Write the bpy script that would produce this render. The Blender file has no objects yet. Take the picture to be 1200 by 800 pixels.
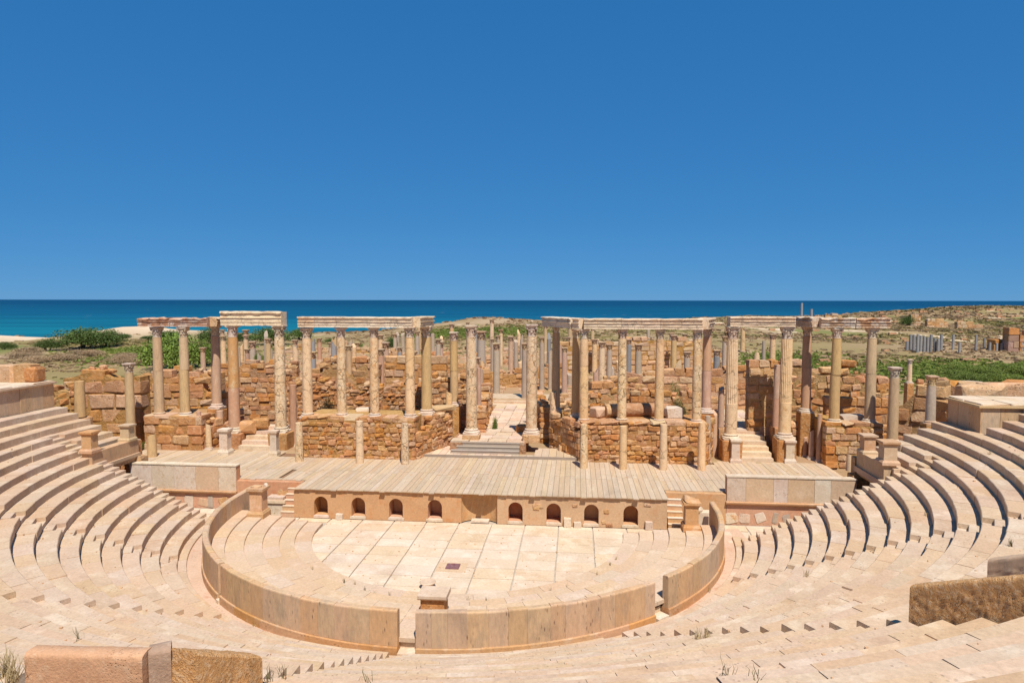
import bpy, bmesh, math, random
from mathutils import Vector, Matrix, noise
R = math.radians
random.seed(7)
scn = bpy.context.scene
col = scn.collection

# ---------------------------------------------------------------- camera
CAM = Vector((5.474, -34.324, 12.0))
FPX = 790.0
YAW = math.atan(75 / FPX); PITCH = math.atan(48.5 / FPX); ROLL = 0.0014
cd = bpy.data.cameras.new('camera'); cam = bpy.data.objects.new('camera', cd); col.objects.link(cam)
cd.sensor_width = 36; cd.lens = FPX / 1200 * 36; cd.clip_start = .1; cd.clip_end = 60000
CM = Matrix.Translation(CAM) @ Matrix.Rotation(YAW, 4, 'Z') @ Matrix.Rotation(R(90) - PITCH, 4, 'X') @ Matrix.Rotation(ROLL, 4, 'Z')
cam.matrix_world = CM
scn.camera = cam
CMI = CM.inverted()

# ---------------------------------------------------------------- sky, sun, exposure
SUN_EL, SUN_AZ = R(60), R(-70)          # azimuth of the sun in the XY plane (behind the camera, slightly right)
w = bpy.data.worlds.new('World'); scn.world = w; w.use_nodes = True
nt = w.node_tree; bgn = nt.nodes['Background']
sky = nt.nodes.new('ShaderNodeTexSky'); sky.sky_type = 'NISHITA'; sky.sun_disc = False
sky.sun_elevation = SUN_EL; sky.sun_rotation = R(90) - SUN_AZ
sky.altitude = 0; sky.air_density = .5; sky.dust_density = 0.0; sky.ozone_density = 6.0
# the whole sky graded evenly to the deep polarised blue of the photograph
sc_ = nt.nodes.new('ShaderNodeSeparateColor'); cc_ = nt.nodes.new('ShaderNodeCombineColor'); nt.links.new(sky.outputs[0], sc_.inputs[0])
for i_, (g_, k_) in enumerate(((.65, .158), (.36, .325), (.25, .56))):
    m0 = nt.nodes.new('ShaderNodeMath'); m0.operation = 'MULTIPLY'; m0.inputs[1].default_value = .1; nt.links.new(sc_.outputs[i_], m0.inputs[0])
    m1 = nt.nodes.new('ShaderNodeMath'); m1.operation = 'POWER'; m1.inputs[1].default_value = g_; nt.links.new(m0.outputs[0], m1.inputs[0])
    m2 = nt.nodes.new('ShaderNodeMath'); m2.operation = 'MULTIPLY'; m2.inputs[1].default_value = k_ * 10; nt.links.new(m1.outputs[0], m2.inputs[0])
    nt.links.new(m2.outputs[0], cc_.inputs[i_])
nt.links.new(cc_.outputs[0], bgn.inputs['Color']); bgn.inputs['Strength'].default_value = .10
sl = bpy.data.lights.new('sun', 'SUN'); sun = bpy.data.objects.new('sun', sl); col.objects.link(sun)
sl.energy = 5.0; sl.angle = R(.53); sl.color = (1, .955, .88)
sd = Vector((math.cos(SUN_EL) * math.cos(SUN_AZ), math.cos(SUN_EL) * math.sin(SUN_AZ), math.sin(SUN_EL)))
sun.rotation_euler = sd.to_track_quat('Z', 'Y').to_euler(); sun.location = (20, -60, 80)
scn.view_settings.view_transform = 'Standard'; scn.view_settings.look = 'None'
scn.view_settings.exposure = 0.2; scn.view_settings.gamma = 1

# ---------------------------------------------------------------- pixel -> place
def ray(x, y):
    return (CM.to_3x3() @ Vector((x - 600, 400 - y, -FPX)))
def onY(x, y, Y):
    d = ray(x, y); return CAM + d * ((Y - CAM.y) / d.y)
def onX(x, y, X):
    d = ray(x, y); return CAM + d * ((X - CAM.x) / d.x)
def onZ(x, y, z):
    d = ray(x, y); return CAM + d * ((z - CAM.z) / d.z)
def px(p):
    q = CMI @ Vector(p)
    if q.z > -.2: return None
    return 600 + q.x / -q.z * FPX, 400 - q.y / -q.z * FPX
def depth(p): return -(CMI @ Vector(p)).z
def seen(p, m=160):
    u = px(p)
    return u is not None and -m < u[0] < 1200 + m and -m < u[1] < 800 + 1.4 * m

# ---------------------------------------------------------------- object helpers
def obj(name, me, mat=None, parent=None, loc=(0, 0, 0), rot=(0, 0, 0), sc=(1, 1, 1)):
    if mat and not me.materials: me.materials.append(mat)
    o = bpy.data.objects.new(name, me); col.objects.link(o)
    o.location = loc; o.rotation_euler = rot; o.scale = sc
    if parent: o.parent = parent
    if mat and me.materials[0] != mat:
        o.material_slots[0].link = 'OBJECT'; o.material_slots[0].material = mat
    return o
def thing(name, label, cat, loc=(0, 0, 0), rz=0, group=None):
    o = bpy.data.objects.new(name, None); col.objects.link(o); o.empty_display_size = .2
    o.location = loc; o.rotation_euler = (0, 0, rz); o['label'] = label; o['category'] = cat; o['kind'] = 'thing'
    if group: o['group'] = group
    return o
def tag(o, label, cat, group=None):
    o['kind'] = 'thing'; o['label'] = label; o['category'] = cat
    if group: o['group'] = group
    return o
def struct(o):
    o['kind'] = 'structure'; return o
class MB:
    def __init__(s): s.v = []; s.f = []
    def add(s, vs, fs):
        n = len(s.v); s.v += [tuple(v) for v in vs]; s.f += [tuple(i + n for i in f) for f in fs]; return s
    def box(s, x0, x1, y0, y1, z0, z1):
        return s.add([(x0, y0, z0), (x1, y0, z0), (x1, y1, z0), (x0, y1, z0), (x0, y0, z1), (x1, y0, z1), (x1, y1, z1), (x0, y1, z1)],
                     [(3, 2, 1, 0), (4, 5, 6, 7), (0, 1, 5, 4), (1, 2, 6, 5), (2, 3, 7, 6), (3, 0, 4, 7)])
    def lathe(s, prof, n=20, sq=False, jit=0, seed=0):
        vs = []; fs = []
        for i, (r, z) in enumerate(prof):
            for k in range(n):
                a = 2 * math.pi * (k + (.5 if sq else 0)) / n
                q = r * (math.sqrt(2) if sq else 1)
                if jit:
                    q *= 1 + jit * noise.noise((math.cos(a) * 1.7 + seed * 7.3, math.sin(a) * 1.7, z * 1.6)) + jit * .6 * noise.noise((math.cos(a) * 4 + seed * 3.1, math.sin(a) * 4, z * 5))
                vs.append((q * math.cos(a), q * math.sin(a), z))
        m = len(prof)
        for i in range(m - 1):
            for k in range(n):
                k2 = (k + 1) % n
                fs.append((i * n + k, i * n + k2, (i + 1) * n + k2, (i + 1) * n + k))
        fs.append(tuple(range(n - 1, -1, -1))); fs.append(tuple((m - 1) * n + k for k in range(n)))
        return s.add(vs, fs)
    def extr(s, prof, a, b):            # profile of (y, z) pulled along x from a to b
        n = len(prof); vs = [(a, y, z) for y, z in prof] + [(b, y, z) for y, z in prof]
        fs = [(i, (i + 1) % n, (i + 1) % n + n, i + n) for i in range(n)]
        fs += [tuple(range(n - 1, -1, -1)), tuple(range(n, 2 * n))]
        return s.add(vs, fs)
    def mesh(s, name, smooth=False):
        me = bpy.data.meshes.new(name); me.from_pydata(s.v, [], s.f); me.validate()
        bm = bmesh.new(); bm.from_mesh(me); bmesh.ops.recalc_face_normals(bm, faces=bm.faces); bm.to_mesh(me); bm.free()
        if smooth:
            for p in me.polygons: p.use_smooth = True
            try: me.set_sharp_from_angle(angle=R(42))
            except Exception: pass
        return me

# ---------------------------------------------------------------- materials
def nd(t, k, **kw):
    n = t.nodes.new(k)
    for a, b in kw.items():
        if a.startswith('i_'):
            n.inputs[a[2:].replace('_', ' ')].default_value = b
        else: setattr(n, a, b)
    return n
def mixc(t, fac, a, b, mode='MIX'):
    n = t.nodes.new('ShaderNodeMix'); n.data_type = 'RGBA'; n.blend_type = mode
    for s, v in ((n.inputs[0], fac), (n.inputs[6], a), (n.inputs[7], b)):
        if hasattr(v, 'is_linked') or isinstance(v, bpy.types.NodeSocket): t.links.new(v, s)
        elif isinstance(v, (int, float)): s.default_value = v
        else: s.default_value = (*v, 1) if len(v) == 3 else v
    return n.outputs[2]
def rampf(t, v, lo, hi, a=0., b=1.):
    n = t.nodes.new('ShaderNodeMapRange'); n.inputs[1].default_value = lo; n.inputs[2].default_value = hi
    n.inputs[3].default_value = a; n.inputs[4].default_value = b; t.links.new(v, n.inputs[0]); return n.outputs[0]
def math_(t, op, a, b=None):
    n = t.nodes.new('ShaderNodeMath'); n.operation = op
    for i, v in enumerate((a, b)):
        if v is None: continue
        if isinstance(v, (int, float)): n.inputs[i].default_value = v
        else: t.links.new(v, n.inputs[i])
    return n.outputs[0]
def stone(name, c1, c2, c3, scale=.6, patch=(.52, .66), fine=9., bump=.35, rough=.92, rnd=.10, cracks=0., crack_col=(.10, .06, .035),
          crack_scale=2.2, stretch=(1, 1, 1), pits=0., hue=.012, bdist=.03, stain=None, sat=1.03):
    m = bpy.data.materials.new(name); m.use_nodes = True; t = m.node_tree
    bs = t.nodes['Principled BSDF']; bs.inputs['Roughness'].default_value = rough
    bs.inputs['Specular IOR Level'].default_value = .15
    geo = nd(t, 'ShaderNodeNewGeometry'); oi = nd(t, 'ShaderNodeObjectInfo')
    mp = nd(t, 'ShaderNodeMapping'); mp.inputs['Scale'].default_value = stretch; t.links.new(geo.outputs['Position'], mp.inputs[0])
    P = mp.outputs[0]
    def noi(sc, det=5, ro=.6, dis=0.):
        n = nd(t, 'ShaderNodeTexNoise', i_Scale=sc, i_Detail=det, i_Roughness=ro, i_Distortion=dis); t.links.new(P, n.inputs['Vector']); return n.outputs['Fac']
    n1 = noi(scale, 6, .62, .3); n2 = noi(scale * 2.7, 6, .65); n3 = noi(fine, 4, .7)
    c = mixc(t, rampf(t, n1, .32, .68), c1, c2)
    c = mixc(t, rampf(t, n2, patch[0], patch[1], 0, .85), c, c3)
    if stain:
        gpos = nd(t, 'ShaderNodeTexNoise', i_Scale=.45, i_Detail=8., i_Roughness=.68, i_Distortion=.6); t.links.new(geo.outputs['Position'], gpos.inputs['Vector'])
        c = mixc(t, rampf(t, gpos.outputs['Fac'], .54, .70, 0, .6), c, stain)
    val = rampf(t, n3, .25, .75, .82, 1.12)
    c = mixc(t, 1., c, val, 'MULTIPLY')
    hs = nd(t, 'ShaderNodeHueSaturation'); t.links.new(c, hs.inputs['Color'])
    t.links.new(rampf(t, oi.outputs['Random'], 0, 1, 1 - rnd, 1 + rnd), hs.inputs['Value'])
    r2 = math_(t, 'FRACT', math_(t, 'MULTIPLY', oi.outputs['Random'], 17.31))
    t.links.new(rampf(t, r2, 0, 1, .5 - hue, .5 + hue), hs.inputs['Hue'])
    r3 = math_(t, 'FRACT', math_(t, 'MULTIPLY', oi.outputs['Random'], 41.7))
    t.links.new(rampf(t, r3, 0, 1, sat - .1, sat + .12), hs.inputs['Saturation'])
    c = hs.outputs['Color']
    hgt = math_(t, 'ADD', math_(t, 'MULTIPLY', n3, .6), n2)
    if cracks:
        wv = nd(t, 'ShaderNodeVectorMath', operation='ADD'); t.links.new(P, wv.inputs[0])
        nv = nd(t, 'ShaderNodeTexNoise', i_Scale=1.6, i_Detail=3.); t.links.new(P, nv.inputs['Vector'])
        t.links.new(nv.outputs['Color'], wv.inputs[1])
        vo = nd(t, 'ShaderNodeTexVoronoi', feature='DISTANCE_TO_EDGE', i_Scale=crack_scale); t.links.new(wv.outputs[0], vo.inputs['Vector'])
        k = rampf(t, vo.outputs['Distance'], .0, .045, 1, 0)
        gate = rampf(t, noi(.9, 2), .42, .58)
        k = math_(t, 'MULTIPLY', math_(t, 'MULTIPLY', k, gate), cracks)
        c = mixc(t, k, c, crack_col)
        hgt = math_(t, 'SUBTRACT', hgt, math_(t, 'MULTIPLY', k, 1.2))
    if pits:
        vo = nd(t, 'ShaderNodeTexVoronoi', feature='F1', i_Scale=fine * .9); t.links.new(P, vo.inputs['Vector'])
        k = math_(t, 'MULTIPLY', rampf(t, vo.outputs['Distance'], .08, .3, 1, 0), rampf(t, noi(1.3, 3), .5, .62))
        k = math_(t, 'MULTIPLY', k, pits)
        c = mixc(t, k, c, crack_col); hgt = math_(t, 'SUBTRACT', hgt, math_(t, 'MULTIPLY', k, 1.))
    t.links.new(c, bs.inputs['Base Color'])
    b = nd(t, 'ShaderNodeBump', i_Strength=bump, i_Distance=bdist); t.links.new(hgt, b.inputs['Height']); t.links.new(b.outputs[0], bs.inputs['Normal'])
    return m
M = {}
M['seat'] = stone('seat_limestone', (.575, .415, .285), (.51, .36, .24), (.63, .49, .355), scale=.35, fine=11, bump=.4, rnd=.035, pits=.7, crack_col=(.22, .13, .08), hue=.005, stain=(.40, .26, .175), sat=1.03)
M['core'] = stone('seating_core_earth', (.3, .2, .12), (.24, .16, .1), (.34, .22, .14))
M['walk'] = stone('walkway_stone', (.62, .45, .30), (.56, .39, .25), (.50, .27, .14), scale=.5, patch=(.55, .68), pits=.6, bump=.35)
M['slab'] = stone('orchestra_slab', (.66, .51, .365), (.60, .455, .315), (.70, .57, .43), scale=.4, patch=(.5, .62), rnd=.035, bump=.2, hue=.004, stain=(.5, .34, .22), sat=1.03)
M['slabgap'] = stone('slab_bedding', (.40, .34, .27), (.46, .38, .29), (.34, .27, .2), scale=1.5)
M['step'] = stone('orchestra_step_stone', (.60, .43, .29), (.55, .39, .26), (.64, .48, .34), scale=.5, rnd=.03, bump=.3, pits=.4, crack_col=(.22, .13, .07), hue=.004, sat=1.03)
M['panel'] = stone('parapet_panel_stone', (.60, .405, .25), (.53, .345, .205), (.44, .31, .205), scale=.9, stretch=(1.2, 1.2, .35), rnd=.055, bump=.4, pits=.9, crack_col=(.17, .10, .06), hue=.005, stain=(.36, .24, .16))
M['plinth'] = stone('parapet_base_stone', (.58, .335, .17), (.51, .29, .145), (.60, .41, .26), scale=.8, rnd=.08, bump=.4, hue=.005, pits=.6, stain=(.38, .21, .11))
M['plaster'] = stone('stage_wall_plaster', (.59, .355, .21), (.53, .31, .18), (.54, .27, .14), scale=.7, rnd=.03, bump=.3, stain=(.42, .24, .14))
M['brown'] = stone('brown_sandstone', (.53, .28, .13), (.42, .205, .09), (.58, .375, .215), scale=2., rnd=.13, bump=1., pits=1., crack_col=(.12, .055, .025), hue=.007, bdist=.06, stain=(.30, .15, .07))
M['brownlt'] = stone('light_brown_sandstone', (.60, .37, .205), (.50, .29, .15), (.64, .455, .29), scale=2., rnd=.12, bump=.9, pits=.9, crack_col=(.14, .07, .03), hue=.006, bdist=.06, stain=(.36, .19, .09))
M['red'] = stone('red_ashlar', (.54, .27, .12), (.45, .21, .09), (.58, .35, .195), scale=1.8, rnd=.10, bump=.8, pits=.9, crack_col=(.12, .055, .025), hue=.006, bdist=.06, stain=(.32, .15, .07))
M['rubcore'] = stone('rubble_core', (.50, .285, .135), (.42, .225, .10), (.56, .36, .20), scale=1.6, fine=7, bump=1., bdist=.1, pits=1., crack_col=(.13, .06, .03), stain=(.32, .165, .075))
M['marble'] = stone('weathered_marble', (.66, .54, .42), (.58, .44, .32), (.48, .32, .2), scale=1.2, patch=(.55, .7), rnd=.08, bump=.35, pits=.6)
M['entab'] = stone('entablature_marble', (.80, .64, .45), (.73, .545, .365), (.62, .42, .26), scale=.8, patch=(.56, .7), rnd=.04, bump=.5, pits=.7, cracks=.5, crack_scale=1.1, hue=.004)
M['entabdk'] = stone('stained_entablature', (.60, .40, .26), (.44, .235, .12), (.72, .60, .47), scale=1., patch=(.5, .6), rnd=.06, bump=.7, pits=1., cracks=.5)
M['ivory'] = stone('ivory_column_marble', (.76, .535, .33), (.68, .455, .26), (.60, .35, .175), scale=1., patch=(.55, .7), rnd=.05, bump=.35, cracks=.6, crack_scale=1.1, pits=.4, hue=.004)
M['crust'] = stone('encrusted_column_marble', (.76, .575, .38), (.66, .44, .25), (.56, .29, .13), scale=1.6, patch=(.54, .66), rnd=.05, bump=.8, cracks=.8, crack_scale=1.9, pits=.9, bdist=.05, hue=.004)
M['tan'] = stone('tan_column_stone', (.60, .405, .22), (.53, .35, .19), (.45, .30, .17), scale=1.2, stretch=(1.5, 1.5, .4), rnd=.07, bump=.3, pits=.4, hue=.006)
M['orange'] = stone('orange_column_stone', (.56, .285, .135), (.52, .32, .18), (.60, .44, .28), scale=1.1, stretch=(1, 1, .6), patch=(.55, .68), rnd=.05, bump=.4, pits=.5)
M['pink'] = stone('pink_column_stone', (.55, .34, .225), (.48, .295, .20), (.60, .42, .29), scale=1.2, stretch=(1.6, 1.6, .5), rnd=.08, bump=.35, pits=.4, hue=.006)
M['grey'] = stone('grey_granite', (.48, .375, .28), (.42, .325, .245), (.54, .43, .33), scale=2., rnd=.1, bump=.3, fine=25, hue=.005)
M['greyfar'] = stone('blue_grey_granite', (.30, .28, .265), (.25, .235, .225), (.36, .33, .3), scale=2., rnd=.1, bump=.2)
M['gold'] = stone('rough_golden_stone', (.68, .40, .15), (.56, .31, .105), (.72, .50, .26), scale=4., patch=(.5, .62), fine=26, bump=1., bdist=.05, rnd=.05, pits=.8, crack_col=(.2, .09, .025), stain=(.36, .19, .06))
M['salmon'] = stone('salmon_mortar', (.60, .385, .225), (.54, .335, .19), (.62, .44, .28), scale=2.4, fine=26, bump=.7, bdist=.025, rnd=.03, pits=.6, stain=(.46, .28, .16))
M['coping'] = stone('smooth_coping_stone', (.56, .385, .235), (.50, .33, .195), (.60, .44, .29), scale=1.8, fine=24, bump=.4, rnd=.05)
M['wood'] = stone('weathered_board', (.54, .40, .27), (.48, .36, .245), (.58, .45, .31), scale=.8, stretch=(3, .35, 1), rnd=.07, bump=.25, fine=14, hue=.004, stain=(.38, .28, .19), sat=1.03)
M['woodgrey'] = stone('grey_board', (.36, .295, .235), (.32, .26, .21), (.42, .34, .27), scale=1., stretch=(.4, 3, 3), rnd=.12, bump=.25, hue=.006)
M['purple'] = stone('purple_marble', (.25, .11, .11), (.2, .09, .1), (.32, .17, .16), scale=3)
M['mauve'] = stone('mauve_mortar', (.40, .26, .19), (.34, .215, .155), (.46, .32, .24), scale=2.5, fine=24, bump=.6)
M['pave'] = stone('passage_paving', (.66, .50, .36), (.58, .42, .29), (.52, .35, .22), scale=.7, rnd=.12, bump=.3, pits=.5)

def leafmat(name, a, b, c):
    m = bpy.data.materials.new(name); m.use_nodes = True; t = m.node_tree; bs = t.nodes['Principled BSDF']
    geo = nd(t, 'ShaderNodeNewGeometry'); oi = nd(t, 'ShaderNodeObjectInfo')
    n = nd(t, 'ShaderNodeTexNoise', i_Scale=1.1, i_Detail=4.); t.links.new(geo.outputs['Position'], n.inputs['Vector'])
    k = mixc(t, rampf(t, n.outputs['Fac'], .35, .65), a, b)
    k = mixc(t, rampf(t, geo.outputs['Random Per Island'], .55, 1, 0, .8), k, c)
    hs = nd(t, 'ShaderNodeHueSaturation'); t.links.new(k, hs.inputs['Color'])
    t.links.new(rampf(t, oi.outputs['Random'], 0, 1, .8, 1.15), hs.inputs['Value'])
    t.links.new(hs.outputs[0], bs.inputs['Base Color']); bs.inputs['Roughness'].default_value = .7
    bs.inputs['Specular IOR Level'].default_value = .2
    return m
M['leafdk'] = leafmat('dark_shrub_leaf', (.06, .10, .02), (.09, .13, .028), (.13, .165, .045))
M['leaflt'] = leafmat('bright_shrub_leaf', (.13, .19, .03), (.19, .25, .045), (.09, .13, .025))
M['leafdry'] = leafmat('dry_scrub_leaf', (.36, .245, .135), (.42, .29, .165), (.30, .20, .115))
M['leafol'] = leafmat('olive_scrub_leaf', (.26, .22, .075), (.31, .25, .095), (.36, .275, .12))
M['leafgr'] = leafmat('green_ground_leaf', (.125, .175, .028), (.165, .205, .036), (.18, .19, .048))
M['straw'] = leafmat('straw', (.42, .31, .16), (.5, .38, .2), (.34, .25, .12))
M['weed'] = leafmat('weed_leaf', (.12, .11, .04), (.18, .14, .06), (.08, .08, .03))
M['stem'] = stone('shrub_bark', (.12, .09, .06), (.1, .075, .05), (.15, .11, .08))

# ---------------------------------------------------------------- setting: ground, sea
def sst(a, b, x):
    t = min(1, max(0, (x - a) / (b - a))); return t * t * (3 - 2 * t)
def lerp_tab(tab, x):
    if x <= tab[0][0]: return tab[0][1]
    for (x0, y0), (x1, y1) in zip(tab, tab[1:]):
        if x <= x1:
            t = sst(x0, x1, x); return y0 + (y1 - y0) * t
    return tab[-1][1]
CREST = [(-400, 1.2), (-150, 1.4), (-128, 1.0), (-112, 2.9), (-92, 3.2), (-75, 2.2), (-50, 3.6), (-25, 6.0), (-8, 6.2), (20, 5.8), (60, 4.5), (110, 3.4), (400, 3.)]
def coast(x):
    return lerp_tab([(-400, 150), (-60, 150), (20, 175), (60, 270), (120, 345), (230, 380), (600, 380)], x) + 6 * noise.noise((x * .03, 3.3, 0))
def gz(x, y):
    c = coast(x)
    lo = -.45 if abs(x) < 40 and y < 8.5 else -.45
    if y < 8.6 and abs(x) < 60: base = -.45
    else: base = -.45 + 2.1 * sst(8.6, 9.4, y) if abs(x) < 26 else 2.
    if y > 20: base = 1.65 + 1.15 * sst(20, 60, y)
    if abs(x) >= 26 and y <= 20: base = -.45 + 2.6 * sst(26, 40, abs(x))
    if abs(x) >= 26 and y <= 20: base = max(base, (1.65 if y > 9 else -.45))
    if y < 30: return base
    cr = lerp_tab(CREST, x)
    k = sst(55, min(c - 20, 150), y)
    z = base + (cr - base) * k
    u = noise.noise((x * .02, y * .02, 1.)) * 1.1 + noise.noise((x * .06, y * .06, 5.)) * .5 + noise.noise((x * .2, y * .2, 9.)) * .12
    z += u * sst(30, 90, y)
    # ruin hill on the point to the right
    z += 6.0 * math.exp(-(((x - 198) / 48) ** 2 + ((y - 300) / 45) ** 2)) + 2.2 * math.exp(-(((x - 120) / 40) ** 2 + ((y - 230) / 40) ** 2))
    z += 1.3 * math.exp(-(((x + 18) / 9) ** 2 + ((y - 140) / 10) ** 2))
    z += 2.3 * math.exp(-(((x + 103) / 11) ** 2 + ((y - 122) / 11) ** 2)) + 1.2 * math.exp(-(((x + 140) / 12) ** 2 + ((y - 120) / 11) ** 2))
    d = sst(c - 14, c + 30, y)
    return z * (1 - d) + -12 * d
def grid(name, xs, ys):
    vs = [(x, y, gz(x, y)) for y in ys for x in xs]; n = len(xs)
    fs = [(j * n + i, j * n + i + 1, (j + 1) * n + i + 1, (j + 1) * n + i) for j in range(len(ys) - 1) for i in range(n - 1)]
    me = bpy.data.meshes.new(name); me.from_pydata(vs, [], fs)
    for p in me.polygons: p.use_smooth = True
    return me
xs = [-3000, -1500, -900, -600, -450] + [-400 + 6 * i for i in range(134)] + [450, 600, 900, 1500, 3000]
ys = [-800, -300, -120, -60, -20, 0, 5, 8.6, 8.8, 9, 9.2, 9.4] + [10 + 3.5 * i for i in range(118)] + [440, 480]
gm = bpy.data.materials.new('coastal_ground'); gm.use_nodes = True; t = gm.node_tree; bs = t.nodes['Principled BSDF']
bs.inputs['Roughness'].default_value = .95; bs.inputs['Specular IOR Level'].default_value = .1
geo = nd(t, 'ShaderNodeNewGeometry'); sep = nd(t, 'ShaderNodeSeparateXYZ'); t.links.new(geo.outputs['Position'], sep.inputs[0])
def gn(sc, det=6, ro=.6):
    n = nd(t, 'ShaderNodeTexNoise', i_Scale=sc, i_Detail=det, i_Roughness=ro); t.links.new(geo.outputs['Position'], n.inputs['Vector']); return n.outputs['Fac']
c = mixc(t, rampf(t, gn(.035), .38, .62), (.33, .23, .12), (.27, .205, .085))
c = mixc(t, rampf(t, gn(.022, 5), .56, .68), c, (.155, .175, .045))
c = mixc(t, rampf(t, gn(.05, 7), .56, .66), c, (.42, .295, .18))
c = mixc(t, rampf(t, gn(.6, 6, .75), .5, .72, 0, .5), c, (.22, .165, .085))
# dune sand: on the seaward dunes to the left
dn = math_(t, 'MULTIPLY', rampf(t, sep.outputs['Y'], 104, 122), rampf(t, sep.outputs['X'], -84, -96))
dn = math_(t, 'MULTIPLY', dn, rampf(t, gn(.03, 4), .30, .38))
dn = math_(t, 'MAXIMUM', dn, math_(t, 'MULTIPLY', rampf(t, gn(.07, 5), .56, .62), rampf(t, sep.outputs['Y'], 110, 128)))
c = mixc(t, dn, c, (.66, .50, .34))
near = math_(t, 'MULTIPLY', rampf(t, sep.outputs['Y'], 88, 60), math_(t, 'MULTIPLY', rampf(t, sep.outputs['X'], -48, -36), rampf(t, sep.outputs['X'], 34, 26)))
c = mixc(t, math_(t, 'MULTIPLY', near, rampf(t, gn(.3), .35, .6)), c, (.40, .25, .14))
t.links.new(c, bs.inputs['Base Color'])
b = nd(t, 'ShaderNodeBump', i_Strength=.6, i_Distance=.4); t.links.new(gn(.9, 8, .7), b.inputs['Height']); t.links.new(b.outputs[0], bs.inputs['Normal'])
struct(obj('ground', grid('ground', xs, ys), gm))
sm = bpy.data.materials.new('sea_water'); sm.use_nodes = True; t = sm.node_tree; bs = t.nodes['Principled BSDF']
geo = nd(t, 'ShaderNodeNewGeometry'); sep = nd(t, 'ShaderNodeSeparateXYZ'); t.links.new(geo.outputs['Position'], sep.inputs[0])
mp = nd(t, 'ShaderNodeMapping'); mp.inputs['Scale'].default_value = (.25, 1, 1); t.links.new(geo.outputs['Position'], mp.inputs[0])
def sn(sc, det=5):
    n = nd(t, 'ShaderNodeTexNoise', i_Scale=sc, i_Detail=det); t.links.new(mp.outputs[0], n.inputs['Vector']); return n.outputs['Fac']
dist = math_(t, 'ADD', sep.outputs['Y'], math_(t, 'MULTIPLY', math_(t, 'SUBTRACT', sn(.006), .5), 260))
c = mixc(t, rampf(t, dist, 180, 750), (.006, .165, .215), (.003, .085, .16))
c = mixc(t, rampf(t, dist, 700, 2600), c, (.002, .052, .118))
c = mixc(t, rampf(t, sn(.02, 6), .4, .68, 0, .5), c, (.001, .038, .09))
foam = math_(t, 'MULTIPLY', rampf(t, sn(.16, 3), .735, .76), rampf(t, sep.outputs['Y'], 4000, 1500))
c = mixc(t, foam, c, (.8, .8, .8))
t.links.new(c, bs.inputs['Base Color']); bs.inputs['Roughness'].default_value = .55; bs.inputs['Specular IOR Level'].default_value = .08
b = nd(t, 'ShaderNodeBump', i_Strength=.8, i_Distance=2.); t.links.new(sn(.15, 6), b.inputs['Height']); t.links.new(b.outputs[0], bs.inputs['Normal'])
me = MB().add([(-50000, 120, -6), (50000, 120, -6), (50000, 50000, -6), (-50000, 50000, -6)], [(0, 1, 2, 3)]).mesh('sea')
struct(obj('sea', me, sm))

def ghit(x, y, far=420):
    d = ray(x, y).normalized(); t_ = 50.
    while t_ < far:
        p = CAM + d * t_
        if p.z < gz(p.x, p.y): return p
        t_ += .4
    return None
# ---------------------------------------------------------------- stone pool
def hullstone(seed, ch=.08, jit=.03):
    rg = random.Random(seed); bm = bmesh.new()
    for sx in (-1, 1):
        for sy in (-1, 1):
            for sz in (-1, 1):
                for ax in range(3):
                    p = [sx * .5, sy * .5, sz * .5]
                    for j in range(3):
                        if j != ax: p[j] *= 1 - 2 * ch * rg.uniform(.4, 1.5)
                    bm.verts.new([q + rg.uniform(-jit, jit) * .5 for q in p])
    r = bmesh.ops.convex_hull(bm, input=bm.verts)
    bmesh.ops.dissolve_limit(bm, angle_limit=R(4), verts=bm.verts, edges=bm.edges)
    me = bpy.data.meshes.new('stone'); bm.to_mesh(me); bm.free(); return me
ASH = [hullstone(i, .055, .07) for i in range(8)]           # squared blocks
FLAT = [hullstone(60 + i, .012, .008) for i in range(6)]      # dressed paving
RUB = [hullstone(100 + i, .16, .12) for i in range(10)]      # rough rubble
for q in ASH + RUB + FLAT: q.materials.append(M['brown'])

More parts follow.
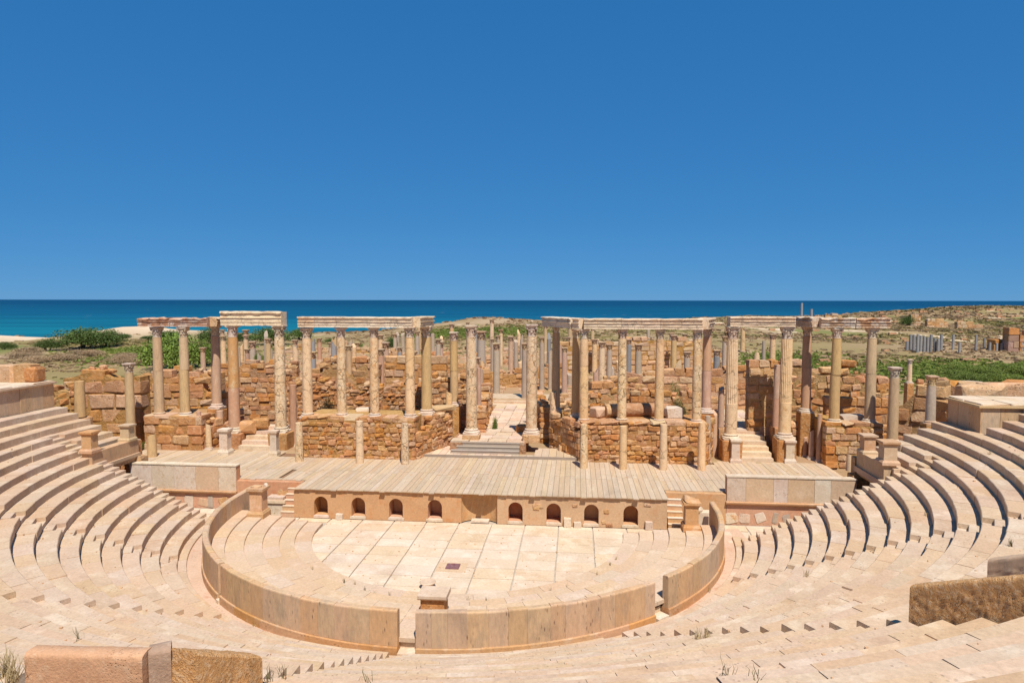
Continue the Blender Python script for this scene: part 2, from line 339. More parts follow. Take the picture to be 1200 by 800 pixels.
def masonry(name, label, A, B, z0, top, thick, mats, course=(.36, .52), length=(.6, 1.2), kind='ash', seed=1, cat='ruined wall', group=None, proud=.07, ragged=.5):
    """wall of single stones from A to B (world XY); top: list of (fraction, z)"""
    rg = random.Random(seed); A = Vector((A[0], A[1])); B = Vector((B[0], B[1])); L = (B - A).length
    rz = math.atan2(B.y - A.y, B.x - A.x)
    rt = thing(name, label, cat, (A.x, A.y, z0), rz, group)
    tp = lambda s: lerp_lin(top, s / L) - z0
    n = max(2, int(L / .5)); vs = []; fs = []
    for i in range(n + 1):
        s = L * i / n; h = max(.05, min(tp(max(0, s - .35)), tp(min(L, s + .35)), tp(s)) - ragged * .9 - max(0, noise.noise((s * .55, seed * 1.7, 2.))) * ragged * 2.2)
        s2 = min(max(s, .06), L - .06); e = thick * .5 - .028
        vs += [(s2, -e, -.3), (s2, -e, h), (s2, e, h), (s2, e, -.3)]
    for i in range(n):
        for k in range(3): fs.append((i * 4 + k, i * 4 + 4 + k, i * 4 + 5 + k, i * 4 + k + 1))
    fs += [(0, 1, 2, 3), (n * 4 + 3, n * 4 + 2, n * 4 + 1, n * 4)]
    obj('core', MB().add(vs, fs).mesh('wall_core'), M['rubcore'], rt)
    pool = ASH if kind == 'ash' else RUB
    z = -.12 if kind == 'ash' else -.05; cnt = 0
    while z < max(t_[1] for t_ in top) - z0 + ragged:
        h = rg.uniform(*course); s = -rg.uniform(0, length[0] * .4) if z > .4 else 0
        while s < L - .08:
            l = rg.uniform(*length)
            if s + l > L - length[0] * .5: l = L - s
            c = s + l / 2
            lim = tp(min(L, max(0, c))) + rg.uniform(-ragged, ragged * .35) - max(0, noise.noise((c * .55, seed * 1.7, 2.))) * ragged * 2.2
            if z + h * .55 < lim and cnt < 290:
                hh = h * (1.0 if kind == 'ash' else rg.uniform(.85, 1.15))
                j = .03 if kind == 'ash' else .12
                a0 = max(0, s)
                if z > .3 and rg.random() < .05: s += l; continue
                o = obj('stone', rg.choice(pool if rg.random() < .6 else RUB), rg.choice(mats), rt, ((a0 + s + l) / 2, rg.uniform(-proud, proud) * .6, z + h / 2),
                        (rg.uniform(-j, j), rg.uniform(-j, j), rg.uniform(-j, j) * .7),
                        ((s + l - a0) * rg.uniform(.9, 1.0) * (1 if kind == 'ash' else 1.06), thick + rg.uniform(-.4, 2) * proud, hh * rg.uniform(.86, 1.0) * (1 if kind == 'ash' else 1.08)))
                cnt += 1
            s += l
        z += h
    s = .2
    while s < L - .2 and ragged > .12:                # loose pieces left on top
        l = rg.uniform(.2, .55)
        if rg.random() < .55:
            hz = l * rg.uniform(.4, .8)
            obj('stone', rg.choice(RUB), rg.choice(mats), rt, (s, rg.uniform(-.15, .15), tp(s) - ragged * .35 + hz * .2 - max(0, noise.noise((s * .55, seed * 1.7, 2.))) * ragged * 2.2), (rg.uniform(-.25, .25), rg.uniform(-.25, .25), rg.uniform(0, 3)), (l, l * .8, hz))
        s += l * rg.uniform(1., 2.)
    return rt
def lerp_lin(tab, x):
    if x <= tab[0][0]: return tab[0][1]
    for (x0, y0), (x1, y1) in zip(tab, tab[1:]):
        if x <= x1: return y0 + (y1 - y0) * (x - x0) / (x1 - x0 + 1e-9)
    return tab[-1][1]

# ---------------------------------------------------------------- seating (cavea)
T, RS, R0, Z0 = .705, .346, 13.98, .07
CC = Vector((-.19, .774, 0))
NROW = 30
def cav(r, az, z=0.): return Vector((CC.x + r * math.cos(az), CC.y + r * math.sin(az), z))
def rowz(k): return Z0 + (k + 1) * RS
LANE = .82
STAIRS = [(-30, 14, 'right flank, wedge nearest the right stage end'), (-60, 15, ''), (-90, 15, ''), (-120, 15, ''), (-150, 14, '')]
def blockmesh(k, half, var):
    rg = random.Random(k * 31 + var); r = R0 + k * T; n = 3; vs = []; fs = []
    g = .004; ha = half - g / r
    prof = [(0, -.47), (rg.uniform(-.006, .006), -.025), (.022, 0), (T * .5, rg.uniform(-.008, .002)), (T + .05, -.002)]
    for i in range(n):
        a = -ha + 2 * ha * i / (n - 1)
        for d, z in prof:
            q = r + d; e = .014 * noise.noise((k * 3.1 + i * .8 + var * 5, d * 9, z * 9))
            vs.append((q * math.cos(a) - r + e, q * math.sin(a), z + e * .5))
    m = len(prof)
    for i in range(n - 1):
        for j in range(m - 1): fs.append((i * m + j, (i + 1) * m + j, (i + 1) * m + j + 1, i * m + j + 1))
    fs.append(tuple(range(m - 1, -1, -1))); fs.append(tuple((n - 1) * m + j for j in range(m)))
    me = MB().add(vs, fs).mesh('seat_block'); me.materials.append(M['seat']); return me
def seat_arc(rt, k, a0, a1, rg, name='seat_block'):
    """fill row k between two azimuths with blocks, children of rt (whose origin is the cavea centre)"""
    r = R0 + k * T; L = (a1 - a0) * r
    if L < .15: return
    n = max(1, round(L / rg.uniform(1.25, 1.75))); w_ = (a1 - a0) / n
    ms = [blockmesh(k, w_ / 2, v) for v in range(2)]
    for i in range(n):
        a = a0 + w_ * (i + .5); p = cav(r, a, rowz(k))
        if not seen(p, 170): continue
        chip = rg.random() < .2
        obj(name, rg.choice(ms), M['seat'], rt, ((r + rg.uniform(-.01, .01) + (rg.uniform(.01, .05) if chip else 0)) * math.cos(a), r * math.sin(a) , rowz(k) + rg.uniform(-.011, .009) - (rg.uniform(0, .035) if chip else 0)),
            (rg.uniform(-.008, .008), rg.uniform(-.01, .01), a + rg.uniform(-.003, .003)))
# one step of a stair lane: front half lowered by half a rise
lp = [(0, -.47), (0, -RS / 2 - .01), (.015, -RS / 2), (.33, -RS / 2), (.34, -.015), (.355, 0), (T + .05, 0), (T + .05, -.47)]
lm = MB()
n = len(lp); lm.add([(x, -LANE / 2 + .004, z) for x, z in lp] + [(x, LANE / 2 - .004, z) for x, z in lp],
                    [(i, (i + 1) % n, (i + 1) % n + n, i + n) for i in range(n)] + [(0, 1, 2, 3, 7), (3, 4, 5, 6, 7), (7 + n, 3 + n, 2 + n, 1 + n, n), (7 + n, 6 + n, 5 + n, 4 + n, 3 + n)])
LSTEP = lm.mesh('stair_step'); LSTEP.materials.append(M['seat'])
VOM = {-60: (R(-59.7), R(-54.2)), -90: (R(-96.), R(-89.9)), -120: (R(-126), R(-120.3))}   # side entrances: rows 15 up are cut away between these
YEND = {1: (-1.45, -.55, 3.05), -1: (-.85, .05, 2.85)}    # end stair lane and end of the upper rows, by side
side_lab = ['between the right parapet pedestals and the first stair', 'between the first and second stair from the right side entrance wall',
            'right of the central stair', 'left of the central stair', 'between the two stairs left of the centre', 'beside the left side entrance']
bounds = [0, -30, -60, -90, -120, -150, -180]
wl = ['curved wedge of stone seats beside the right end of the stage', 'curved wedge of stone seats behind the right rough parapet stub',
      'pale stone seating wedge in front of the rough golden parapet stub', 'pale stone seating wedge beyond the salmon mortared block',
      'stone seating wedge between the third and fourth stairways along the curve', 'curved wedge of stone seats beside the left end of the stage']
WEDGE = []
for i in range(6):
    rt = thing('seating_wedge', wl[i], 'stone seating', tuple(CC), 0, 'wedges of the stone seating'); WEDGE.append(rt); rg = random.Random(50 + i)
    for k in range(NROW):
        r = R0 + k * T; la = LANE / 2 / r
        hi, lo = R(bounds[i]), R(bounds[i + 1])
        nst = {-30: 40, -150: 40, -60: 15, -90: 15, -120: 15}
        a1 = hi - (la if bounds[i] in nst and k < nst[bounds[i]] else 0); a0 = lo + (la if bounds[i + 1] in nst and k < nst[bounds[i + 1]] else 0)
        if i == 0: a1 = math.asin((YEND[1][0] - CC.y) / r) if k < 16 else math.asin((-.4 - CC.y) / r)
        if i == 5: a0 = -math.pi - math.asin((YEND[-1][0] - CC.y) / r) if k < 16 else -math.pi - math.asin((-1.4 - CC.y) / r)
        segs = [(a0, a1)]
        if k >= 15:
            for v0, v1 in VOM.values():
                ns = []
                for s0, s1 in segs:
                    if v1 <= s0 or v0 >= s1: ns.append((s0, s1)); continue
                    if v0 > s0: ns.append((s0, v0))
                    if v1 < s1: ns.append((v1, s1))
                segs = ns
        for s0, s1 in segs: seat_arc(rt, k, s0, s1, rg)
        if i in (0, 5) and 10 <= k < 16:          # upper rows run on over the side passage
            sd_ = 1 if i == 0 else -1
            b0 = math.asin((YEND[sd_][1 if k < 13 else 0] - CC.y) / r); b1 = math.asin((YEND[sd_][2] - CC.y) / r)
            if sd_ > 0: seat_arc(rt, k, b0, b1, rg)
            else: seat_arc(rt, k, -math.pi - b1, -math.pi - b0, rg)
sl_ = ['radial stairway of cut half steps on the right flank of the seating', 'radial stairway of half steps leading down from the rough golden parapet',
       'radial stairway of half steps leading down to the central parapet gap', 'radial stairway of half steps leading down towards the left parapet gap', 'radial stairway of cut half steps on the left flank of the seating']
for (az, kmax, _), lab in zip(STAIRS, sl_):
    rt = thing('stairway', lab, 'stairs', tuple(CC), 0, 'stairways through the seating'); rg = random.Random(az)
    for k in range(NROW if kmax == 14 else kmax):
        r = R0 + k * T; a = R(az)
        if seen(cav(r, a, rowz(k)), 150):
            obj('step', LSTEP, M['seat'], rt, (r * math.cos(a), r * math.sin(a), rowz(k) + rg.uniform(-.008, .004)), (0, 0, a))
for sd_, lab in ((1, 'stepped row ends beside the right stage wing'), (-1, 'stepped row ends beside the left stage wing')):
    rt = thing('stairway', lab, 'stairs', tuple(CC), 0, 'stairways through the seating')
    for k in range(13):
        r = R0 + k * T; yc = (YEND[sd_][0] + YEND[sd_][1]) / 2 - CC.y; a = math.asin(yc / r); a = a if sd_ > 0 else math.pi - a
        obj('step', LSTEP, M['seat'], rt, (r * math.cos(a), r * math.sin(a), rowz(k)), (0, 0, a), (1, (YEND[sd_][1] - YEND[sd_][0]) / LANE, 1))
# earth core under the blocks
vs = []; fs = []; na = 72
prof = [(R0 + .1, -.4), (R0 + .1, Z0 - .05)] + [(R0 + .1 + NROW * T, Z0 - .05 + NROW * RS)] + [(R0 + .3 + NROW * T, -.4)]
for i in range(na + 1):
    a = R(-175.5 + 171. * i / na)
    for r, z in prof: vs.append((CC.x + r * math.cos(a), CC.y + r * math.sin(a), z))
m_ = len(prof)
for i in range(na):
    for j in range(m_ - 1): fs.append((i * m_ + j, (i + 1) * m_ + j, (i + 1) * m_ + j + 1, i * m_ + j + 1))
struct(obj('seating_slope', MB().add(vs, fs).mesh('seating_slope'), M['core']))
# kerb in front of the first row
rt = thing('seat_kerb', 'low stone kerb along the foot of the lowest seat row', 'kerb', tuple(CC)); rg = random.Random(3)
kr = R0 - .36; kms = []
for v in range(2):
    ha = .052; q = MB(); vs = []; fs = []
    pr = [(0, -.2), (0, .085), (.02, .10), (.40, .10), (.40, -.2)]
    for i in range(3):
        a = -ha + ha * i + (.0004 if i == 0 else -.0004 if i == 2 else 0)
        for d, z in pr: vs.append(((kr + d) * math.cos(a) - kr, (kr + d) * math.sin(a), z + (.004 * v if d else 0)))
    for i in range(2):
        for j in range(4): fs.append((i * 5 + j, i * 5 + 5 + j, i * 5 + 6 + j, i * 5 + j + 1))
    fs += [(4, 3, 2, 1, 0), (10, 11, 12, 13, 14)]
    kms.append(q.add(vs, fs).mesh('kerb_stone')); kms[-1].materials.append(M['seat'])
for i in range(29):
    a = R(-176) + .104 * i + .052
    obj('kerb_stone', kms[i % 2], M['seat'], rt, (kr * math.cos(a), kr * math.sin(a), rg.uniform(-.01, .01)), (0, 0, a))

# walkway ring between parapet and seats
def annulus(r0, r1, a0, a1, z, c=(0, 0), n=96):
    q = MB(); vs = []; fs = []
    for i in range(n + 1):
        a = a0 + (a1 - a0) * i / n
        vs += [(c[0] + r0 * math.cos(a), c[1] + r0 * math.sin(a), z), (c[0] + r1 * math.cos(a), c[1] + r1 * math.sin(a), z)]
    fs = [(2 * i, 2 * i + 1, 2 * i + 3, 2 * i + 2) for i in range(n)]
    return q.add(vs, fs).mesh('sheet')
WR = 12.72
me = annulus(WR - .3, R0 + .15, R(-186), R(6), -.004)
struct(obj('walkway', me, M['walk']))
# ---------------------------------------------------------------- orchestra floor
struct(obj('orchestra_bedding', MB().add([(-21, -12.6, -.06), (21, -12.6, -.06), (21, 3.2, -.06), (-21, 3.2, -.06)], [(0, 1, 2, 3)]).mesh('bedding'), M['slabgap']))
of = struct(bpy.data.objects.new('orchestra_floor', None)); col.objects.link(of); rg = random.Random(11)
XJ = [1.07 + 1.78 * i for i in range(-8, 8)]; YJ = [.98, .42, -.65, -1.7, -2.75, -3.88, -4.98, -6.1, -7.2, -8.35]
for i in range(len(XJ) - 1):
    for j in range(len(YJ) - 1):
        x0, x1, y1, y0 = XJ[i], XJ[i + 1], YJ[j], YJ[j + 1]
        cx, cy = (x0 + x1) / 2, (y0 + y1) / 2
        if cy < 0 and math.hypot(cx, cy) > 8.6: continue
        if cy > 0 and abs(cx) > 13: continue
        g = .025
        obj('slab', FLAT[(i * 3 + j) % 6], M['slab'], of, (cx + rg.uniform(-.01, .01), cy, -.07 + rg.uniform(-.005, .005)), (0, 0, rg.uniform(-.003, .003)), (x1 - x0 - 2.6 * g, y1 - y0 - 1.2 * g, .14))
# paving of the side passages
rg = random.Random(12)
for sx in (-1, 1):
    for i in range(5):
        for j in range(3):
            obj('slab', ASH[(i + j) % 8], M['slab'], of, (sx * (13.8 + 1.45 * i), .1 + .92 * j - .35, -.085 + rg.uniform(-.01, .01)), (0, 0, 0), (1.42, .89, .14))
# wide shallow steps
os_ = struct(bpy.data.objects.new('orchestra_steps', None)); col.objects.link(os_)
RI = [7.95, 8.75, 9.45, 10.2, 11.0, 11.82, WR - .2]; rg = random.Random(13)
for s in range(6):
    r0, r1, z = RI[s], RI[s + 1], .108 * (s + 1)
    n = max(8, int(math.pi * r0 / 1.35)); ha = math.pi / n / 2
    vs = []; fs = []
    pr = [(0, -.15), (0, -.012), (.015, 0), (r1 - r0 + .02, 0), (r1 - r0 + .02, -.15)]
    for i in range(3):
        a = -ha + ha * i + (.0005 if i == 0 else -.0005 if i == 2 else 0)
        for d, zz in pr: vs.append(((r0 + d) * math.cos(a) - r0, (r0 + d) * math.sin(a), zz))
    for i in range(2):
        for j in range(4): fs.append((i * 5 + j, i * 5 + 5 + j, i * 5 + 6 + j, i * 5 + j + 1))
    fs += [(4, 3, 2, 1, 0), (10, 11, 12, 13, 14)]
    me = MB().add(vs, fs).mesh('step_slab'); me.materials.append(M['step'])
    for i in range(n):
        a = -math.pi + ha * (2 * i + 1)
        # towards the front the steps are worn into one slope
        wear = 1 - .35 * max(0, math.sin(-a) - .75) / .25
        obj('step_slab', me, M['step'], os_, (r0 * math.cos(a), r0 * math.sin(a), z * (.62 + .38 * wear) + rg.uniform(-.008, .008)), (0, 0, a))

# ---------------------------------------------------------------- orchestra parapet
def arcpiece(r0, r1, half, prof):
    vs = []; fs = []; n = len(prof)
    for i in range(3):
        a = -half + half * i + (.0002 if i == 0 else -.0002 if i == 2 else 0)
        for d, z in prof: vs.append(((r0 + d) * math.cos(a) - r0, (r0 + d) * math.sin(a), z))
    for i in range(2):
        for j in range(n): fs.append((i * n + j, i * n + n + j, i * n + n + (j + 1) % n, i * n + (j + 1) % n))
    fs += [tuple(range(n - 1, -1, -1)), tuple(2 * n + j for j in range(n))]
    return MB().add(vs, fs)
GAPS = [(-186.5, -132.6), (-131.6, -92.0), (-89.2, -48.2), (-44.8, 4.5)]
GL = ['curved stone parapet segment ending at the left stage wing', 'curved parapet segment of upright slabs left of the central gap', 'curved parapet segment of upright slabs right of the central gap', 'curved stone parapet segment ending at the right stage wing']
PH = 1.567
for (g0, g1), lab in zip(GAPS, GL):
    rt = thing('orchestra_parapet', lab, 'parapet', (0, 0, 0), 0, 'segments of the orchestra parapet'); rg = random.Random(int(g0))
    a = R(g0); end = R(g1); th = .27
    while a < end - .01:
        da = rg.uniform(.040, .066)
        if a + da > end - .03: da = end - a
        q = PH + rg.uniform(-.02, .015); am = a + da / 2; r0 = WR - th + rg.uniform(-.003, .003)
        prof = [(0, .33), (0, q - .05), (.05, q), (th - .05, q + .004), (th - .012, q - .015), (th, q - .05), (th, .33)]
        me = arcpiece(r0, r0 + th, da / 2, prof).mesh('panel')
        # beyond the half circle the ends run straight on
        if am > 0: pos, rz_ = (r0, r0 * am, 0), 0
        elif am < -math.pi: pos, rz_ = (-r0, -r0 * (am + math.pi), 0), math.pi
        else: pos, rz_ = (r0 * math.cos(am), r0 * math.sin(am), 0), am
        obj('panel', me, M['panel'], rt, pos, (0, 0, rz_))
        a += da
    a = R(g0)
    while a < end - .01:
        da = rg.uniform(.09, .18)
        if a + da > end - .06: da = end - a
        am = a + da / 2; r0 = WR - th - .05
        prof = [(0, -.1), (0, .327), (th + .10, .327), (th + .115, .30), (th + .115, -.1)]
        me = arcpiece(r0, 0, da / 2, prof).mesh('base_block')
        if am > 0: pos, rz_ = (r0, r0 * am, 0), 0
        elif am < -math.pi: pos, rz_ = (-r0, -r0 * (am + math.pi), 0), math.pi
        else: pos, rz_ = (r0 * math.cos(am), r0 * math.sin(am), rg.uniform(-.008, .004)), am
        obj('base_block', me, M['plinth'], rt, pos, (0, 0, rz_))
        a += da
# steps in the gaps
for g, lab in ((-90.6, 'two pale steps in the central gap of the parapet'), (-46.5, 'two pale steps in the right gap of the parapet'), (-132.1, 'two pale steps in the narrow left gap of the parapet')):
    a = R(g); rt = thing('gap_steps', lab, 'steps', (WR * math.cos(a), WR * math.sin(a), 0), a)
    wd = .30 if g != -132.1 else .13
    obj('step', MB().box(-.30, .12, -wd, wd, -.1, .15).mesh('step'), M['slab'], rt)
    obj('step', MB().box(-.72, -.303, -wd, wd, -.1, .36).mesh('step'), M['slab'], rt)

# ---------------------------------------------------------------- stage
ZS = 1.66
def front_bay(q, x0, x1, xc, hw, zs, zt, z1, Y, n=10):
    """wall face with an arched opening; returns outline of the opening"""
    zc = zt - hw; out = [(xc - hw, zs)] + [(xc - hw * math.cos(math.pi * i / n), zc + hw * math.sin(math.pi * i / n)) for i in range(n + 1)] + [(xc + hw, zs)]
    f = lambda *p: q.add([(x, Y, z) for x, z in p], [tuple(range(len(p)))])
    f((x0, 0), (xc - hw, 0), (xc - hw, zc), (xc - hw, z1), (x0, z1)); f((xc + hw, 0), (x1, 0), (x1, z1), (xc + hw, z1), (xc + hw, zc))
    f((xc - hw, 0), (xc + hw, 0), (xc + hw, zs), (xc - hw, zs))
    arch = out[1:-1]
    for (xa, za), (xb, zb) in zip(arch, arch[1:]): f((xa, za), (xb, zb), (xb, z1), (xa, z1))
    return out
sf = thing('stage_wall', 'salmon plastered stage front with eight arched niches', 'stage wall', (0, 1.0, 0)); rg = random.Random(21)
NX = [-8.43, -6.32, -4.22, -2.06, 2.32, 4.36, 6.36, 8.42]; hw_, zsill, ztop = .385, .16, 1.22
X0, X1 = -9.97, 10.3
edges = [X0] + [(NX[i] + NX[i + 1]) / 2 for i in range(3)] + [-.62]
Z1 = 1.60
ed2 = [1.34] + [(NX[i] + NX[i + 1]) / 2 for i in range(4, 7)] + [X1]
for E_, off in ((edges, 0), (ed2, 4)):
    q = MB()
    for i in range(4):
        out = front_bay(q, E_[i], E_[i + 1], NX[off + i], hw_, zsill, ztop, Z1, 0)
        qq = MB(); nn = len(out)
        qq.add([(x, .003, z) for x, z in out] + [(x, .95, z) for x, z in out], [(k, (k + 1) % nn, (k + 1) % nn + nn, k + nn) for k in range(nn)] + [tuple(range(nn, 2 * nn))])
        ni = obj('niche', qq.mesh('niche'), M['plaster'], sf)
        xc = NX[off + i]
        obj('sill', MB().box(xc - hw_ - rg.uniform(.0, .1), xc + hw_ + rg.uniform(.0, .1), -.07, .12, .04, zsill + .005).mesh('sill'), M['marble'], ni)
    obj('wall', q.mesh('stage_front_wall'), M['plaster'], sf)
# curved central niche
vs = []; fs = []
for i in range(17):
    a = math.pi * i / 16; x, y = .36 - .98 * math.cos(a), .62 * math.sin(a); vs += [(x, y, 0), (x, y, Z1)]
fs = [(2 * i, 2 * i + 2, 2 * i + 3, 2 * i + 1) for i in range(16)]
q2 = MB().add(vs, fs); obj('curved_niche', q2.mesh('curved_niche', True), M['plaster'], sf)
obj('sill', MB().box(-.1, .85, .05, .55, 0, .10).mesh('sill'), M['marble'], sf)
for a_ in (X0, X1 - .05): obj('end_wall', MB().box(a_, a_ + .05, .003, 1.24, 0, Z1).mesh('end_wall'), M['plaster'], sf)
# exposed rubble where the plaster has gone
for i in range(46):
    x = rg.choice([rg.uniform(1.4, 9.6), rg.uniform(1.4, 9.6), rg.uniform(-.6, 1.3)]); z = rg.uniform(.12, 1.35) ** 1.0
    if min(abs(x - n_) for n_ in NX) < .62 and z < 1.35: continue
    if -.65 < x < 1.36: continue
    obj('stone', rg.choice(RUB), rg.choice([M['brownlt'], M['plaster'], M['brown']]), sf, (x, .03, z), (0, rg.uniform(-.1, .1), 0), (rg.uniform(.2, .5), .14, rg.uniform(.12, .24)))
for x, h in ((-7.35, .33), (5.1, .5), (5.62, .3), (9.35, .45)):
    obj('fallen_block', rg.choice(ASH), M['marble'], sf, (x, -.12, h / 2 - .01), (0, 0, rg.uniform(-.2, .2)), (.38, .22, h))
# wings of the stage front, set back, with little stairs
wing = thing('stage_wing', 'recessed left end of the stage wall beside the square pedestal', 'stage wall', (-13.95, 2.25, 0))
obj('wall', MB().box(0, 3.93, 0, .5, -.05, Z1).mesh('wing'), M['plaster'], wing)
wing = thing('stage_wing', 'recessed right end of the stage wall beside the broken pedestal', 'stage wall', (10.38, 2.25, 0))
obj('wall', MB().box(0, 3.2, 0, .5, -.05, Z1).mesh('wing'), M['plaster'], wing)
for x0, lab in ((-10.75, 'short flight of pale steps at the left end of the stage front'), (10.38, 'short flight of pale steps at the right end of the stage front')):
    rt = thing('stage_steps', lab, 'steps', (x0, 1.0, 0))
    for i in range(5):
        obj('step', MB().box(0, .78, .24 * i, 1.246, .26 * i - .05, .26 * (i + 1)).mesh('step'), M['plaster'], rt)
        obj('tread', MB().box(-.01, .79, .24 * i - .02, .24 * i + .24, .26 * (i + 1) + .003, .26 * (i + 1) + .03).mesh('tread'), M['slab'], rt)
# boards
sg = struct(bpy.data.objects.new('stage_floor', None)); col.objects.link(sg); rg = random.Random(31)
PW = .302; nP = 150; xP = -24.1
pb = []
for v in range(4):
    q = MB().box(0, 1, 0, 1, -.05, 0); pb.append(q.mesh('plank')); pb[-1].materials.append(M['wood'])
for i in range(nP):
    x = xP + PW * i; xm = x + PW / 2
    y0 = .88 if -9.97 < xm < 10.35 else 2.62
    yb = 8.1 if -14 < xm < -5 else 8.75 if 5.4 < xm < 14.2 else 9.3 if abs(xm) < 5.3 else 9.7
    seam = 4.7 + (.25 if (i // 7) % 2 else -.2)
    slot = abs(xm - onZ(335, 557, ZS).x) < PW * .55
    for a, b_ in ((y0 + (rg.uniform(-.03, .02) if i % 9 else -.12), seam - .012), (seam + .012, yb)):
        if slot and a < 4: b_ = 2.9
        obj('plank', pb[i % 4], M['wood'], sg, (x + .007, a, ZS + rg.uniform(-.008, .0)), (rg.uniform(-.0015, .0015), rg.uniform(-.006, .006), 0), (PW - .014, b_ - a, 1))
struct(obj('stage_substructure', MB().box(-24, 21.2, 2.8, 9.8, -.3, ZS - .09).box(-9.9, 10.2, 1.98, 2.9, .0, ZS - .10).mesh('substructure'), M['core']))

# parodos walls (slab-faced walls at both ends of the stage)
def parodos(x0, x1, y, zt, zm, lab, ns, seed, mir):
    rg = random.Random(seed); rt = thing('parodos_wall', lab, 'stage end wall', (x0, y, 0)); L = x1 - x0
    obj('backing', MB().box(0, L, .09, .5, -.1, zt - .03).mesh('backing'), M['plaster'], rt)
    cuts = sorted([0, L] + [L * (i + rg.uniform(-.2, .2)) / ns for i in range(1, ns)])
    for a, b_ in zip(cuts, cuts[1:]):
        obj('slab', MB().box(a + .006, b_ - .006, rg.uniform(0, .012), .087, zm + .10, zt - .04 + rg.uniform(-.015, 0)).mesh('slab'), rg.choice([M['marble'], M['marble'], M['slab'], M['step']]), rt)
    obj('coping', MB().box(-.03, L + .03, -.02, .5, zt - .027, zt + .04).mesh('coping'), M['marble'], rt)
    obj('moulding', MB().extr([(.087, zm - .12), (.02, zm - .11), (-.02, zm - .03), (-.13, zm + .0), (-.14, zm + .07), (-.1, zm + .09), (.087, zm + .096)], -.05, L + .05).mesh('moulding'), M['plinth'], rt)
    obj('lower_wall', MB().box(0, L, .05, .088, -.05, zm - .125).mesh('lower_wall'), M['plaster'], rt)
    for i in range(9):
        a = rg.uniform(.1, L - .4)
        if mir and i < 3: a = rg.uniform(.1, L * .4)
        obj('revetment', hullstone(900 + seed + i, .1, .3), rg.choice([M['marble'], M['grey'], M['brownlt'], M['panel']]), rt, (a, .05, .1 + rg.uniform(.15, .3)), (0, rg.uniform(-.3, .3), 0), (rg.uniform(.25, .6), .06, rg.uniform(.4, .62)))
    return rt
parodos(-20.4, -13.92, 2.2, 2.46, .92, 'slab-faced end wall with moulding at the left of the stage', 5, 5, 0)
parodos(13.6, 20.25, 2.2, 2.58, 1.16, 'cracked slab-faced end wall with moulding at the right of the stage', 6, 8, 1)

# ---------------------------------------------------------------- pedestals
def sqprof(q, prof, sx=1., sy=1.):
    vs = []; fs = []
    for r, z in prof: vs += [(-r * sx, -r * sy, z), (r * sx, -r * sy, z), (r * sx, r * sy, z), (-r * sx, r * sy, z)]
    n = len(prof)
    for i in range(n - 1):
        for k in range(4): fs.append((i * 4 + k, i * 4 + (k + 1) % 4, i * 4 + 4 + (k + 1) % 4, i * 4 + 4 + k))
    fs += [(3, 2, 1, 0), tuple((n - 1) * 4 + k for k in range(4))]
    return q.add(vs, fs)
def pedestal(label, loc, w_, h, mat, rz=0, broken=False, cap=True, seed=0, name='pedestal', group=None, sink=.1):
    rt = thing(name, label, 'pedestal', loc, rz, group); r = w_ / 2; b = h * .2
    obj('base', sqprof(MB(), [(r * 1.0, -sink), (r * 1.0, b * .6), (r * .93, b * .75), (r * .86, b)]).mesh('base'), mat, rt)
    obj('shaft', sqprof(MB(), [(r * .74, b + .002), (r * .72, h * .82)]).mesh('shaft'), mat, rt)
    if cap:
        c = obj('cap', sqprof(MB(), [(r * .74, h * .82 + .002), (r * .84, h * .88), (r * .98, h * .92), (r * .98, h)]).mesh('cap'), mat, rt)
    if broken:
        obj('broken_top', hullstone(seed, .2, .3), mat, rt, (-.06, 0, h * 1.04), (.05, .3, .15), (w_ * .8, w_ * .75, h * .16))
    return rt
rt = pedestal('square pedestal with statue foot remains on the left orchestra steps', (-11.36, -.3, .5), .92, 1.52, M['plinth'], sink=.4)
obj('statue_foot', hullstone(71, .3, .2), M['coping'], rt, (-.1, 0, 1.535), (0, 0, .3), (.5, .3, .16))
obj('statue_foot', hullstone(72, .3, .2), M['marble'], rt, (.3, .2, 1.56), (0, 0, .6), (.2, .2, .25))
pedestal('pedestal with broken slanted top on the right orchestra steps', (11.32, -.2, .5), .88, 1.42, M['plinth'], broken=True, seed=73, sink=.4)
# small altar behind the central gap and odd pieces
rt = thing('altar_block', 'hollow moulded stone block behind the central parapet gap', 'stone block', (.30, -10.35, .36))
obj('body', MB().box(-.42, .46, -.36, .36, -.35, .72).mesh('body'), M['brown'], rt)
obj('cap', MB().extr([(-.42, .723), (-.5, .80), (-.5, .90), (.42, .90), (.42, .723)], -.52, .56).mesh('cap'), M['step'], rt)
p = onZ(502, 688, 0)
rt = thing('broken_capital', 'small broken capital lying on the orchestra paving', 'stone fragment', (p.x, p.y, -.005), .3)
obj('bell', MB().lathe([(.16, 0), (.2, .1), (.34, .24), (.30, .28), (.12, .26)], 14, jit=.25, seed=3).mesh('bell'), M['step'], rt)
rt = thing('marble_inlay', 'purple marble square set in the orchestra paving', 'paving inlay', (.03, -5.0, .004))
obj('frame', MB().box(-.72, .62, -.55, .48, -.02, .006).mesh('frame'), M['step'], rt)
obj('inlay', MB().box(-.3, .3, -.28, .28, .007, .05).mesh('inlay'), M['purple'], rt)
obj('inlay', MB().box(-.08, .08, .1, .2, .052, .09).mesh('inlay'), M['purple'], rt)
rt = thing('stone_bench', 'pale moulded stone seat block behind the left pedestal', 'bench', (-11.75, 1.45, 0))
obj('seat', MB().box(0, 1.0, 0, .6, -.05, .62).mesh('seat'), M['marble'], rt)
obj('moulding', MB().box(-.08, 1.1, -.08, .66, .625, .78).mesh('moulding'), M['slab'], rt)
obj('top', MB().box(.02, .95, .0, .6, .783, .95).mesh('top'), M['marble'], rt)
rt = thing('stone_bench', 'carved white stone fragment on a block behind the broken pedestal', 'bench', (11.6, 1.5, 0))
